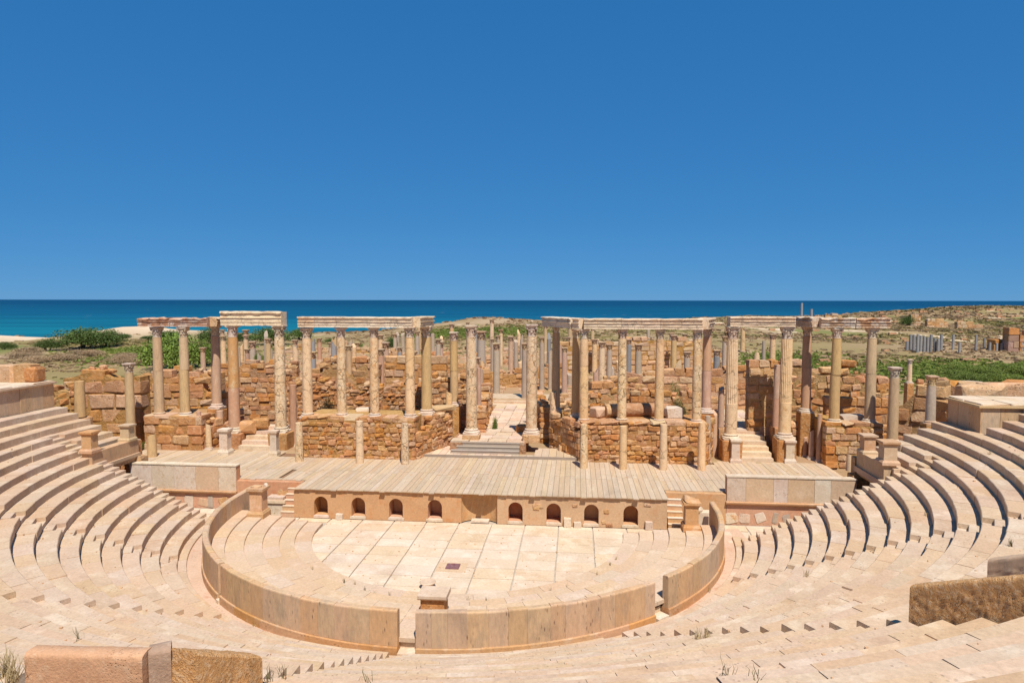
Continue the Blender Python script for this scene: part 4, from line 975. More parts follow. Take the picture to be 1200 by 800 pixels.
# ---------------------------------------------------------------- door steps, central passage
def flight(label, x0, x1, y0, zlist, tread, mat, name='door_steps'):
    rt = thing(name, label, 'steps', (x0, y0, ZS - .05)); rg = random.Random(int(x0 * 10))
    for i, z in enumerate(zlist):
        obj('step', MB().box(rg.uniform(-.1, .05), x1 - x0 + rg.uniform(-.05, .1), tread * i, tread * (i + 1) + .4, -.1, z - ZS + .05).mesh('step'), mat, rt)
    return rt
xa, xb_ = onY(283, 520, 10).x, onY(318, 520, 10).x
flight('worn flight of steps rising through the left stage door', xa, xb_ + .3, 9.75, [1.93, 2.2, 2.47, 2.74, 3.0], .42, M['pave'])
xa, xb_ = onY(868, 520, 9.6).x, onY(907, 520, 9.6).x
flight('long flight of steps rising through the right stage door', xa, xb_, 9.6, [1.9, 2.14, 2.38, 2.62, 2.86, 3.05], .62, M['pave'])
rt = struct(bpy.data.objects.new('door_passage', None)); col.objects.link(rt); rg = random.Random(77)
for i in range(3):
    for j in range(7):
        obj('slab', ASH[(i + 2 * j) % 8], M['pave'], rt, (xa + .75 + 1.15 * i - .1 * j, 13.6 + 1.25 * j, 3.0 + rg.uniform(-.02, .02)), (0, 0, rg.uniform(-.02, .02)), (1.12, 1.22, .2))
rt = thing('timber_platform', 'low grey timber step along the back of the stage', 'platform', (0, 8.95, ZS)); rg = random.Random(78)
pa, pb_ = onY(488, 538, 8.95).x, onY(678, 543, 8.95).x
obj('front_board', MB().box(pa, pb_, 0, .06, -.02, .17).mesh('front_board'), M['woodgrey'], rt)
n = 22
for i in range(n):
    w_ = (pb_ - pa) / n
    obj('plank', MB().box(pa + w_ * i + .01, pa + w_ * (i + 1) - .01, .063, 2.6 if not (9 <= i <= 15) else .5, .12, .172 + rg.uniform(-.005, .005)).mesh('plank'), M['wood'] if i > 12 else M['pave'], rt)
s0, s1 = onY(541, 525, 9.4).x, onY(606, 525, 9.4).x
rt = thing('timber_steps', 'three weathered grey timber steps leading to the central passage', 'steps', (0, 9.45, ZS + .17))
for i in range(3):
    obj('riser', MB().box(s0 - .75 + .35 * i, s1 + .1, .32 * i, .32 * i + .05, -.02, .2 * (i + 1) - .035).mesh('riser'), M['woodgrey'], rt)
    obj('tread', MB().box(s0 - .78 + .35 * i, s1 + .12, .32 * i - .03, .32 * i + .36, .2 * (i + 1) - .032, .2 * (i + 1)).mesh('tread'), M['woodgrey'], rt)
pv = struct(bpy.data.objects.new('passage_paving', None)); col.objects.link(pv); rg = random.Random(79)
for j in range(14):
    y = 10.45 + 1.06 * j; n = 4
    xl, xr = -2.3 + .13 * min(j, 6) , 2.1
    if j < 3: xl = -3.0 + .3 * j
    for i in range(n):
        w_ = (xr - xl) / n
        obj('slab', rg.choice(ASH), M['pave'], pv, (xl + w_ * (i + .5), y + .5, 2.36 + .018 * j + rg.uniform(-.015, .015)), (rg.uniform(-.01, .01), rg.uniform(-.01, .01), rg.uniform(-.02, .02)), (w_ * .98, 1.04, .22))
obj('bedding', MB().box(-3., 2.15, 10.42, 25.4, 1.5, 2.34).mesh('bedding'), M['rubcore'], pv)
rt = thing('court_steps', 'two broad pale steps at the far end of the central passage', 'steps', (-2.6, 25.3, 2.3))
for i in range(3): obj('step', MB().box(0, 5.6, .55 * i, 4.2, -.7, .36 + .2 * i).mesh('step'), M['pave'], rt)

# door pedestals (white fronts)
for lab, x, yt, yb, Y, wpx in (('white moulded pedestal left of the left door steps', 264.5, 501, 530.5, 9.0, 12.5), ('white moulded pedestal right of the left door steps', 322, 503, 532, 9.0, 9.5),
                               ('white moulded pedestal before the left fluted column', 861, 513, 540, 8.6, 12), ('white moulded pedestal before the right fluted column', 924.5, 514, 540.5, 8.6, 12.5)):
    p = onZ(x, yb, ZS - .01); h = onY(x, yt, p.y).z - p.z; p.y -= .3; p.x += .3 * (p.x - CAM.x) / 44 * -1; pedestal(lab, (p.x, p.y, p.z), wpx * depth(p) / FPX * 1.06, h, M['marble'], sink=.02, group='white pedestals beside the door steps')

# ---------------------------------------------------------------- side passage parapets and platforms
def side(sx, X, y0, y1, z0, z1, lab, labp, peds):
    rt = thing('side_parapet', lab, 'parapet', (X, y0, z0))
    a, b = (-.16, .42) if sx < 0 else (-.42, .16); L = y1 - y0
    obj('wall', MB().box(a, b, 0, L, 0, z1 - z0).mesh('wall'), M['panel'], rt)
    c0, c1 = (b + .003, b + .12) if sx < 0 else (a - .12, a - .003)
    obj('moulding', MB().box(c0, c1, -.02, L, -.14, .04).box(min(c0, c1), max(c0, c1) - .05 * (1 if sx < 0 else 0), -.02, L, -.24, -.143).mesh('moulding'), M['coping'], rt)
    obj('lintel', MB().box(a + .02, b - .02, -.02, L, -.42, -.004).mesh('lintel'), M['brownlt'], rt)
    for j, (lb, dy, w_, h) in enumerate(peds):
        pedestal(lb, (X + (.13 if sx < 0 else -.13), y0 + dy, z1 + .0), w_, h, M['plinth'] if sx < 0 and j == 0 else M['coping'], sink=0.002)
pL = onX(103, 531, -20.7); pL2 = onX(140, 514, -20.7)
pR = onX(1049, 543, 20.9); pR2 = onX(1022, 527, 20.9)
print('side', pL, pL2, pR, pR2)
side(-1, -20.7, -.95, 2.9, 2.95, 3.78, 'smooth brown parapet with two pedestals above the left side passage', '', [('small orange pedestal at the seat end of the left side parapet', .25, .75, 1.15), ('small pale pedestal at the far end of the left side parapet', 3.3, .72, .95)])
side(1, 20.9, -.3, 2.9, 3.15, 4.0, 'shaded mauve parapet with two pedestals above the right side passage', '', [('stout tan pedestal at the seat end of the right side parapet', .3, .85, 1.15), ('pale moulded pedestal at the far end of the right side parapet', 2.6, .78, 1.0)])
for sx, lab in ((-1, 'inner wall of the dark left side passage'), (1, 'inner wall of the dark right side passage')):
    rt = thing('passage_wall', lab, 'wall', (sx * 24, 0, 0))
    obj('wall', MB().box(-3.6, 3.6, 2.9, 3.4, -.2, 3.6).mesh('wall'), M['brown'], rt)
    obj('inner_wall', MB().box(-3.3, 4, YEND[sx][1] - .6, YEND[sx][1] - .05, -.2, 2.7).mesh('wall'), M['brown'], rt)
# pillars beneath the parapet ends
rt = thing('door_jamb', 'broken stone jamb block under the left side parapet', 'stone block', (-20.35, 2.7, 0)); obj('jamb', hullstone(201, .06, .06), M['brownlt'], rt, (0, .3, 1.35), (0, 0, 0), (.7, .8, 2.8))
rt = thing('door_jamb', 'broken stone jamb block under the right side parapet', 'stone block', (20.6, 2.6, 0)); obj('jamb', hullstone(202, .06, .06), M['brown'], rt, (0, .3, 1.3), (0, 0, 0), (.9, .8, 2.7))
def platform(lab, x0, x1, y0, y1, z0, z1, seed, sx):
    rt = thing('tribunal_platform', lab, 'platform', (x0, y0, z0)); L, W_, h = x1 - x0, y1 - y0, z1 - z0; rg = random.Random(seed)
    obj('core', MB().box(.1, L - .1, .1, W_ - .1, -1.2, h - .2).mesh('core'), M['core'], rt)
    xf = L if sx < 0 else 0
    n = max(3, int(W_ / .75))
    for i in range(n):
        a, b = W_ * i / n, W_ * (i + 1) / n; d = rg.uniform(0, .025)
        obj('panel', MB().box(min(xf - sx * 0, xf + sx * .1) - d * 0, max(xf, xf + sx * .1), a + .006, b - .006, -1.2, h - .17).mesh('panel'), M['panel'], rt, ((-d if sx < 0 else d), 0, 0))
    n = max(3, int(L / .9))
    for i in range(n):
        a, b = L * i / n, L * (i + 1) / n
        obj('panel', MB().box(a + .006 + (.1 if i == 0 else 0), b - .006 - (.1 if i == n - 1 else 0), -.0, .09, -1.2, h - .17).mesh('panel'), M['panel'], rt, (0, rg.uniform(0, .02), 0))
    obj('cornice', MB().box(-.12, L + .12, -.12, W_ + .1, h - .165, h - .06).mesh('cornice'), M['coping'], rt)
    nx = max(3, int(L / 1.3)); ny = max(2, int(W_ / 1.3))
    for i in range(nx):
        for j in range(ny):
            obj('slab', rg.choice(ASH), M['slab'], rt, (L * (i + .5) / nx, W_ * (j + .5) / ny, h - .02 + rg.uniform(-.01, .01)), (0, 0, 0), (L / nx * .985, W_ / ny * .985, .08))
    return rt
platform('low panelled stone platform above the left seats', -36, -25.55, -4.5, 2.95, 5.5, 7.17, 5, -1)
platform('panelled stone platform with paved top above the right seats', 25.0, 36, .05, 2.95, 5.35, 7.0, 6, 1)
# loose blocks on the left platform, and heavy blocks behind the right one
for i, (lab, x, y, sx_, h) in enumerate((('squared block with dark notch on the left platform', 14, 452, 1.3, 1.0), ('pale squared block between two others on the left platform', 24, 452, .6, .95), ('tallest pale block of the row on the left platform', 33, 453, 1.0, 1.05), ('dark weathered rough block at the end of the row on the left platform', 45, 452, .7, .9))):
    p = onY(x, y, 2.2 if i < 3 else 2.4); rt = thing('stone_block', lab, 'stone block', (p.x, 2.2, 7.17), .05 * i)
    obj('block', (ASH if i < 3 else RUB)[i], M['brownlt'] if i < 3 else M['brown'], rt, (0, 0, h / 2), (0, 0, 0), (sx_, .9, h))
for i, (lab, x, yb, Y, sx_, h) in enumerate((('pale long boulder leaning behind the right platform', 1149, 466, 5.5, 2.4, .8), ('pale flat boulder behind the right platform edge', 1173, 466, 5.8, 2.3, .9), ('brown boulder at the end of the row behind the right platform', 1196, 466, 6.4, 2.2, 1.), ('flat grey slab on top of the large squared block wall', 1134, 451, 10.5, 1.7, .25))):
    p = onY(x, yb, Y); rt = thing('boulder', lab, 'boulder', (p.x, Y, p.z - .4), .1 * i)
    obj('stone', RUB[i], [M['brownlt'], M['brownlt'], M['red'], M['grey']][i], rt, (0, 0, h / 2 + .2), (0, .04, 0), (sx_, 1.2, h + .4))
wallw('low retaining wall under the boulders behind the right platform', (26, 5.6), (37, 6.6), 1.6, [(0, 6.4), (1, 6.7)], 1.2, [M['brownlt'], M['red']], seed=90, course=(.8, 1.), length=(1.2, 2.2), ragged=.1)

# ---------------------------------------------------------------- rough parapet stubs in the foreground
def roughwall(P0, P1, zt0, zt1, zb0, zb1, th, amp, seed, res=.06, split=()):
    """rough-hewn slab from P0 to P1 (XY of its camera-side face); displaced face, rounded top"""
    P0 = Vector(P0); P1 = Vector(P1); L = (P1 - P0).length; d = (P1 - P0) / L; nrm = Vector((d.y, -d.x))
    nx = int(L / res); nz = 40; q = MB(); vs = []; fs = []
    # section: face bottom -> top, over the rounded top, back down
    hh_ = max(.5, zt0 - zb0); sec = [(0, i / nz * (1 - .07 / hh_)) for i in range(nz + 1)] + [(.012, 1 - .03 / hh_), (.05, 1 - .006 / hh_), (th * .5, 1.0), (th - .05, 1 - .008 / hh_), (th, 1 - .05 / hh_), (th, .0)]
    n = len(sec)
    for i in range(nx + 1):
        s = L * i / nx; zt = zt0 + (zt1 - zt0) * s / L; zb = zb0 + (zb1 - zb0) * s / L
        for j, (dd, t_) in enumerate(sec):
            z = zb + (zt - zb) * t_; e = 0
            if j <= nz:
                k = 1 - sst(.80, .93, t_) if nz else 1
                e = amp * k * (noise.noise((s * 3 + seed, z * 3, 0)) * .5 + noise.noise((s * 9 + seed, z * 9, 3)) * .6 + noise.noise((s * 24, z * 24 + seed, 7)) * .8)
                for c in split:
                    if abs(s - c - (z - zb) * .12) < res * .7: e -= .03
            if j >= nz - 1: e += .012 * noise.noise((s * 5, dd * 6, seed)) + .01 * noise.noise((s * 17, dd * 9, seed))
            p = P0 + d * s + nrm * (e - dd); vs.append((p.x, p.y, z + (e if j > nz else 0)))
    for i in range(nx):
        for j in range(n - 1): fs.append((i * n + j, i * n + n + j, i * n + n + j + 1, i * n + j + 1))
    fs += [tuple(range(n - 1, -1, -1)), tuple(nx * n + j for j in range(n))]
    return q.add(vs, fs)
def radial(az, r): p = cav(r, az); return (p.x, p.y)
def cz(r): return Z0 + (r - R0) / T * RS
A_ = R(-59.75)
rt = thing('vomitory_parapet', 'rough-hewn golden brown stone parapet stub among the right seats', 'parapet', (*radial(A_, 24.55), cz(24.55) - .3))
me = roughwall(radial(A_, 24.55), radial(A_, 31), cz(24.55) + 1.05, cz(31) + .95, cz(24.55) - .6, cz(31) - .6, .38, .02, 1, .035).mesh('parapet', True)
for v in me.vertices: v.co -= rt.location
obj('slab', me, M['gold'], rt)
A2 = R(-54.2)
rt = thing('vomitory_parapet', 'low jointed parapet coping showing behind the rough golden stub', 'parapet', (*radial(A2, 24.9), cz(24.9) - .3))
p1 = radial(A2, 24.75); p2 = radial(A2, 27.2); p3 = radial(A2, 30)
for i, (a, b, ra, rb) in enumerate(((p1, p2, 24.75, 27.2), (p2, p3, 27.23, 30))):
    me = roughwall(a, b, cz(ra) + 1.12, cz(rb) + 1.08, cz(ra) - .4, cz(rb) - .4, .36, .03, 4 + i, .1).mesh('coping_block', True)
    for v in me.vertices: v.co -= rt.location
    obj('coping_block', me, M['panel'], rt)
pB = [onZ(281, 762, 6.25), onZ(200, 757, 7.0)]
rt = thing('vomitory_parapet', 'rough golden parapet stub with two joints beside the salmon block', 'parapet', (pB[0].x, pB[0].y, 5.))
me = roughwall((pB[0].x, pB[0].y), (pB[1].x, pB[1].y), 6.25, 7.0, 4.2, 4.8, .45, .03, 9, .04, (.62, 1.1)).mesh('parapet', True)
for v in me.vertices: v.co -= rt.location
obj('slab', me, M['gold'], rt)
pA = [onZ(166, 768, 7.0), onZ(28, 765, 7.0)]
rt = thing('mortared_block', 'smooth salmon mortared block with rounded top among the near seats', 'stone block', (pA[0].x, pA[0].y, 5.2))
me = roughwall((pA[1].x, pA[1].y), (pA[0].x, pA[0].y), 7.0, 7.0, 4.9, 4.9, .3, .012, 12, .05).mesh('block', True)
for v in me.vertices: v.co -= rt.location
obj('block', me, M['salmon'], rt)
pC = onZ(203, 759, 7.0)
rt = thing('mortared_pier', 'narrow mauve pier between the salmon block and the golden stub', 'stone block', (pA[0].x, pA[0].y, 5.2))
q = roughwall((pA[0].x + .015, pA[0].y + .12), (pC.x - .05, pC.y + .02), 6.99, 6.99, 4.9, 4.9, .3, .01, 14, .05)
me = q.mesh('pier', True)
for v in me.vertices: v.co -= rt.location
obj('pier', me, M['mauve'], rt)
# sunken side passages behind the stubs
for nm, (v0, v1) in VOM.items():
    if nm == -120: continue
    vs = [(*radial(v0, 24.7), 3.6), (*radial(v0, 34), 3.6), (*radial(v1, 34), 3.6), (*radial(v1, 24.7), 3.6)]

# ---------------------------------------------------------------- grey columns of the court and beyond
GC = 'grey granite columns of the court behind the stage'
grey = [ # xt, yt, xb, yb, d
 (238, 407, 238, 437.5, 6, 1), (279, 406, 279, 443, 6, 0), (296, 400, 296, 425, 8, 1), (316, 401, 316, 425, 7, 1), (346, 398, 346, 440, 6, 1),
 (374.5, 396, 374.5, 424, 5, 1), (388, 401, 388, 418, 6, 1), (411, 399, 411, 417, 5, 0), (419.5, 401, 419.5, 413, 6, 1), (444, 393, 444, 428, 5, 1), (452, 401, 452, 446, 8, 1),
 (463, 391, 463, 414, 4.5, 1), (472, 390, 472, 415, 5, 0), (489, 388, 489, 420, 5.5, 1), (507, 390, 507, 420, 5, 0), (516, 400, 516, 436, 7.6, 1),
 (564, 388, 564, 435, 10, 1), (577, 397, 577, 445, 4.4, 1), (581.8, 402, 581.8, 468, 8, 1), (584, 393, 584, 434, 5, 1), (598.6, 394, 598.6, 453, 6, 1), (604.6, 398, 604.6, 446, 5.6, 0),
 (615, 402, 615, 471, 7.6, 1), (635, 395, 635, 459, 6, 1), (644.5, 410, 644.5, 458, 4, 0), (666, 395, 666, 433, 5, 1), (714, 403, 714, 449, 7, 1), (739, 399, 739, 436, 5, 1), (748, 403, 748, 442, 8, 1),
 (756.6, 397, 756.6, 432, 4.6, 1), (782.5, 404, 782.5, 428, 7, 1), (802, 391, 802, 435, 4.8, 1), (849, 394, 849, 449, 6, 1), (895, 399, 895, 425, 4.5, 0)]
for i, (xt, yt, xb, yb, d, cp) in enumerate(grey):
    hasc = bool(cp)
    lab = 'grey granite column with capital standing in the ruined court behind the stage' if hasc else 'grey granite shaft without capital in the ruined court behind the stage'
    zt_ = 2.35
    for it in range(6):
        p = onZ(xb, yb, zt_); zt_ = max(1.65, gz(p.x, p.y))
        if abs(p.x) < 2.9 and 25 < p.y < 30: zt_ = 2.7
    mt = M['grey'] if i % 5 else M['pink']
    q_ = onZ(xb, yb, zt_); zone = 'the left stage door' if q_.x < -13 else 'the left podium' if q_.x < -3.3 else 'the central passage' if q_.x < 4 else 'the right podium' if q_.x < 15 else 'the right stage door'
    lab = '%s %s granite %s, %s behind %s' % ('thick' if d >= 7 else 'slender' if d < 5 else 'medium', 'grey' if i % 5 else 'pinkish', 'column with capital' if hasc else 'shaft without capital', 'close' if q_.y < 36 else 'midway' if q_.y < 52 else 'far', zone)
    column(lab, xt, yt, xb, yb, None, d, mt, cap=hasc, base=True, z=zt_ - .02, group='grey columns with capitals behind the stage' if hasc else 'grey bare shafts behind the stage', capmat=M['coping'], broken=not hasc, taper=.9)
rg = random.Random(404); shp = [shaft_mesh(.36, 1., .01, 500 + i, taper=.9) for i in range(3)] + [shaft_mesh(.36, 1., .02, 520 + i, False, True, .92) for i in range(2)]
for rowY, x0, x1, st in ((30, -30, 24, 3.3), (37, -34, 22, 3.0), (41, -38, 24, 3.2), (51, -44, 28, 3.0), (46, -42, 26, 3.1), (58, -46, 30, 3.3), (66, -50, 20, 3.6), (80, -30, 34, 4.2)):
    x = x0
    while x < x1:
        x += st * rg.uniform(.85, 1.2)
        if rg.random() < .32 or (abs(x) < 3.4 and rowY < 40): continue
        y = rowY + rg.uniform(-.5, .5); h = rg.choice([1.4, 2.6, 3.6, 4., 4.2, 4.3]) * rg.uniform(.9, 1.08); hasc = h > 3.2 and rg.random() < .65; brk = not hasc
        mtk = rg.choice(['grey', 'tan', 'greyfar', 'ivory', 'pink', 'ivory', 'tan'])
        wd = {'grey': 'grey', 'greyfar': 'blue-grey', 'ivory': 'cream', 'pink': 'pinkish', 'tan': 'tan'}[mtk]
        zone = 'the left stage door' if x < -18 else 'the left podium' if x < -4 else 'the central passage' if x < 5 else 'the right podium' if x < 17 else 'the right stage door'
        lab = '%s %s in the %s court row behind %s' % (wd, ('column with capital standing' if hasc else 'tall bare column shaft' if h > 2 else 'low column stump'), {30: 'nearest', 37: 'second', 41: 'third', 46: 'fourth', 51: 'fifth', 58: 'sixth', 66: 'seventh', 80: 'farthest'}[rowY], zone)
        rt = thing('court_column', lab, 'column', (x, y, gz(x, y) - .05), 0, 'columns far back in the court ruins'); r_ = rg.uniform(.26, .38)
        obj('base', BASE, M['coping'], rt, (0, 0, -.05), (0, 0, 0), (r_, r_, r_))
        obj('shaft', shp[rg.randrange(3)] if hasc else shp[3 + rg.randrange(2)], M[mtk], rt, (0, 0, r_ * .9), (0, 0, rg.uniform(0, 6)), (r_ / .36, r_ / .36, h))
        if hasc: capital(rg.randrange(4), M['coping'], rt, (0, 0, h + r_ * .9 - .02), (0, 0, 0), (r_ * .9, r_ * .9, r_ * .85))
wn = 0
for (xa_, xb2, Y_, h_) in ((-40, -30, 44, 1.5), (-30, -19, 52, 1.8), (-18, -9, 48, 1.6), (-9, -3, 60, 2.0), (3, 12, 62, 2.), (-25, -12, 64, 1.7), (12, 24, 44, 1.6), (18, 28, 60, 1.8), (-42, -28, 72, 1.8), (4, 14, 76, 1.6), (-12, -2, 78, 1.6), (16, 30, 74, 1.5)):
    g0 = gz((xa_ + xb2) / 2, Y_); r_ = random.Random(wn)
    masonry('ruined_wall', 'low crumbled wall of %s blocks, number %s row back in the court' % (['pale', 'brown'][wn % 2], ['first', 'second', 'third', 'fourth', 'fifth', 'sixth', 'seventh', 'eighth', 'ninth', 'tenth', 'eleventh', 'twelfth'][wn]) if 0 else
            ['low pale wall at the left side of the court', 'brown wall behind the far left columns of the court', 'low wall between the left podium and the dunes', 'short wall left of the court axis', 'short wall right of the court axis', 'long low wall far behind the left podium', 'low wall in the court behind the right podium', 'brown wall far behind the fluted columns', 'crumbled wall below the big green shrubs', 'pale wall beyond the distant ashlar wall', 'low wall at the foot of the central mound', 'crumbled wall at the right end of the court'][wn],
            (xa_, Y_), (xb2, Y_ + 1), g0 - .15, [(0, g0 + h_ * .6), (.2, g0 + h_), (.45, g0 + h_ * r_.uniform(.3, .9)), (.7, g0 + h_ * r_.uniform(.6, 1.1)), (1, g0 + h_ * .4)], .8, [[M['brownlt'], M['coping']], [M['brown'], M['brownlt'], M['red']]][wn % 2], course=(.4, .6), length=(.7, 1.5), seed=600 + wn, ragged=.5); wn += 1
q = MB(); rg = random.Random(405)
for i in range(1700):
    x, y = rg.uniform(-44, 30), rg.uniform(24, 84); g = gz(x, y); a_ = rg.uniform(.1, .42); b2 = rg.uniform(.1, .4); h_ = rg.uniform(.08, .35)
    if abs(x) < 3 and y < 31: continue
    q.box(x - a_, x + a_, y - b2, y + b2, g - .2, g + h_)
o = obj('court_rubble', q.mesh('court_rubble'), M['brownlt']); o['kind'] = 'stuff'; o['label'] = 'small rubble strewn over the ruined court'; o['category'] = 'rubble'
# slender far columns
far = [(1063, 400, 411), (1067, 392, 411), (1071, 392, 412), (1075.5, 391.5, 413), (1079, 393, 413), (1083, 394, 413), (1087, 395, 413), (1091, 392, 412.5), (1095.5, 396, 412.5), (1099.5, 397, 413), (1103, 392, 411)]
def farz(x, y):
    h_ = ghit(x, y); return h_.z - .02 if h_ else 3.
for xx, yt, yb in far:
    column('slender blue-grey column in the tight cluster standing in the scrub', xx, yt, xx, yb, None, 3.4, M['greyfar'], cap=False, base=False, z=farz(xx, yb), group='cluster of slender columns in the scrub', taper=.93)
for xx, yt, yb in ((1117, 392, 410.5), (1124.5, 401, 413), (1143.8, 392, 411), (1153.5, 396, 409), (1160, 401, 411), (1168, 402, 411), (1174, 402, 411), (1197, 401, 411)):
    column('lone slender column near the red brick ruin in the scrub', xx, yt, xx, yb, None, 2.8, M['greyfar'], cap=False, base=False, z=farz(xx, yb), group='lone slender columns near the brick ruin', taper=.93)
column('tall lone column on the shore seen against the sea', 939.5, 355, 939.5, 372, 205, 2.8, M['greyfar'], cap=False, base=False, foot=-1.)
column('short broken column on the shore beside the tall lone one', 951, 362, 951, 371, 205, 3, M['greyfar'], cap=False, base=False, foot=-1.)
# red brick ruin and low far ruins
def farblock(lab, x0, x1, yt, yb, Y, mat, seed, dp=3.):
    a, b = onY(x0, yb, Y), onY(x1, yb, Y); zt = onY(x0, yt, Y).z; zb = min(gz(a.x, Y), gz(b.x, Y), b.z) - .2
    masonry('far_ruin', lab, (a.x, Y), (b.x, Y), zb, [(0, zt), (.3, zt - .3), (.5, zt), (.7, zt - .5), (1, zt - .2)], dp, [M[m] for m in mat], course=(.8, 1.2), length=(1.2, 2.4), seed=seed, ragged=.5)
farblock('tall red brick ruin among the far columns', 1177, 1190, 381, 412, 84, ['red', 'mauve'], 301, 1.6)
farblock('low red brick wall beside the tall brick ruin', 1160, 1178, 396, 410, 86, ['red', 'brown'], 302, 2)
farblock('red brick wall running out of view beside the tall brick ruin', 1190, 1225, 388, 411, 86, ['red', 'brown'], 303, 2)
for i, (x0, x1, yt, Y) in enumerate(((954, 962, 367.5, 205), (966, 986, 367, 208), (1066, 1078, 367, 190), (1085, 1110, 373, 180), (1120, 1150, 377, 170), (885, 900, 376, 190), (1010, 1030, 377, 170))):
    farblock(['low pale ruin beside the short shore column', 'long pale ruin on the shore behind the entablature', 'small ruin above the dark far tree', 'low wall across the hill foot', 'long low wall below the ruin hill', 'low wall on the plain behind the fluted columns', 'low pale wall on the plain above the outer right columns'][i], x0, x1, yt, yt + 4, Y, ['coping', 'brownlt'], 310 + i, 1.5)
rg = random.Random(88)
q = MB()
for i in range(300):
    x, y = rg.gauss(198, 36), rg.gauss(292, 24); z = gz(x, y); s = rg.uniform(.25, .9)
    n0 = len(q.v); q.box(x - s, x + s, y - .6, y + .6, z - .5, z + s * rg.uniform(.2, .9))
for i in range(160):
    x, y = rg.uniform(30, 160), rg.uniform(60, 230); z = gz(x, y); s = rg.uniform(.3, .9)
    q.box(x - s, x + s, y - .4, y + .4, z - .4, z + s * rg.uniform(.2, .7))
o = obj('hill_rubble', q.mesh('hill_rubble'), M['brown']); o['kind'] = 'stuff'; o['label'] = 'scattered ruins and rubble on the far hill'; o['category'] = 'rubble'
# ---------------------------------------------------------------- loose blocks among the ruins
rg = random.Random(89); cnt = 0
while cnt < 150:
    x, y = rg.uniform(-26, 27), rg.uniform(12.6, 46)
    if abs(x - 0) < 3.3 and y < 30: continue
    g = gz(x, y); s = rg.uniform(.3, .75)
    mm = rg.choice(['brown', 'red', 'brownlt', 'coping', 'brownlt']); sq = rg.random() < .5
    lab = '%s %s block lying %s behind %s' % ({'brown': 'dark brown', 'red': 'reddish', 'brownlt': 'light brown', 'coping': 'pale'}[mm], 'squared' if sq else 'rounded', 'close' if y < 22 else 'in the court' if y < 34 else 'far back',
          'the left stage door' if x < -13 else 'the left podium' if x < -3.3 else 'the central passage' if x < 4 else 'the right podium' if x < 14 else 'the right stage door')
    rt = thing('fallen_block', lab, 'stone block', (x, y, g - .05), rg.uniform(0, 3), 'fallen blocks behind the stage')
    obj('stone', rg.choice(ASH if sq else RUB), M[mm], rt, (0, 0, s * .38), (rg.uniform(-.1, .1), rg.uniform(-.1, .1), 0), (s * rg.uniform(1, 2.2), s * rg.uniform(.8, 1.4), s * .85)); cnt += 1
# column drums and blocks lying on the podium tops
for lab, x, y, Y, L_, d, mt, rz in (('fallen column drum lying on the right podium', 717, 489, 10.6, 1.1, .95, 'brownlt', .4), ('dark fallen column shaft lying on the right podium', 752, 487, 11.2, 3.4, .95, 'brown', .15),
                                ('pale block on the right podium beside the dark shaft', 789, 489, 10.6, 1.1, .8, 'marble', .3), ('white broken slab on the left podium', 428, 487, 11., 1.2, .25, 'marble', .2),
                                ('dark basalt-like lump on the far right podium', 998, 493, 10.8, 1.5, .45, 'grey', .1), ('pale block on the corner of the right podium', 700, 487, 10.4, .8, .75, 'coping', .7), ('pale wedge of stone on the left podium corner', 520, 488, 12., 1.7, .35, 'coping', .3)):
    p = onY(x, y, Y); zt_ = plz if x < 540 else prz
    rt = thing('fallen_drum' if 'column' in lab else 'stone_block', lab, 'stone block', (p.x, Y, zt_ + .05), rz)
    if 'column' in lab: obj('drum', shaft_mesh(d / 2, L_, .03, x, taper=.97), M[mt], rt, (-L_ / 2, 0, d / 2 - .08), (0, R(90), 0))
    else: obj('stone', RUB[int(x) % 10], M[mt], rt, (0, 0, d / 2 - .04), (0, 0, 0), (L_, .9, d))
for lab, x, y, Y, z_, s in (('white block at the head of the left door steps', 283, 470, 13, 3.1, .8), ('orange pedestal stone left of the left door steps', 290, 505, 12.2, 2.7, .95), ('dark bronze-coloured lump on the left door steps', 306, 500, 12, 2.95, .8), ('brown stone on the right edge of the central passage', 612, 506, 12.4, 2.45, .7), ('white block behind the right door column', 880, 500, 14, 3.1, .6)):
    p = onZ(x, y, z_); rt = thing('stone_block', lab, 'stone block', (p.x, p.y, z_ - .08), .3)
    obj('stone', RUB[int(x) % 10], M['marble'] if 'white' in lab else M['brown'] if 'brown' in lab or 'bronze' in lab else M['plinth'], rt, (0, 0, s * .45), (0, 0, 0), (s * 1.3, s, s * .9))

# ---------------------------------------------------------------- vegetation
def leafcloud(n, lobes, size, seed, flat=.25):
    rg = random.Random(seed); vs = []; fs = []
    for i in range(n):
        cx, cy, cz_, r, rzz = rg.choice(lobes)
        u = rg.uniform(-.35, 1); a = rg.uniform(0, 2 * math.pi); s = math.sqrt(max(0, 1 - u * u)); k = rg.uniform(.62, 1.06) if rg.random() < .8 else rg.uniform(.2, .7)
        k *= 1 + .22 * noise.noise((s * math.cos(a) * 2.5 + cx, s * math.sin(a) * 2.5 + cy, u * 2.5 + seed))
        c = Vector((cx + r * k * s * math.cos(a), cy + r * k * s * math.sin(a), cz_ + rzz * k * u))
        if c.z < 0: c.z = rg.uniform(0, .12)
        l = size * rg.uniform(.5, 1.3)
        t1 = Vector((rg.gauss(0, 1), rg.gauss(0, 1), rg.gauss(.3, .8))).normalized(); t2 = t1.cross(Vector((rg.gauss(0, 1), rg.gauss(0, 1), rg.gauss(0, 1)))).normalized()
        b = len(vs); vs += [c - t1 * l * .5, c + t2 * l * .33, c + t1 * l * .6, c - t2 * l * .33]; fs.append((b, b + 1, b + 2, b + 3))
    return MB().add(vs, fs)
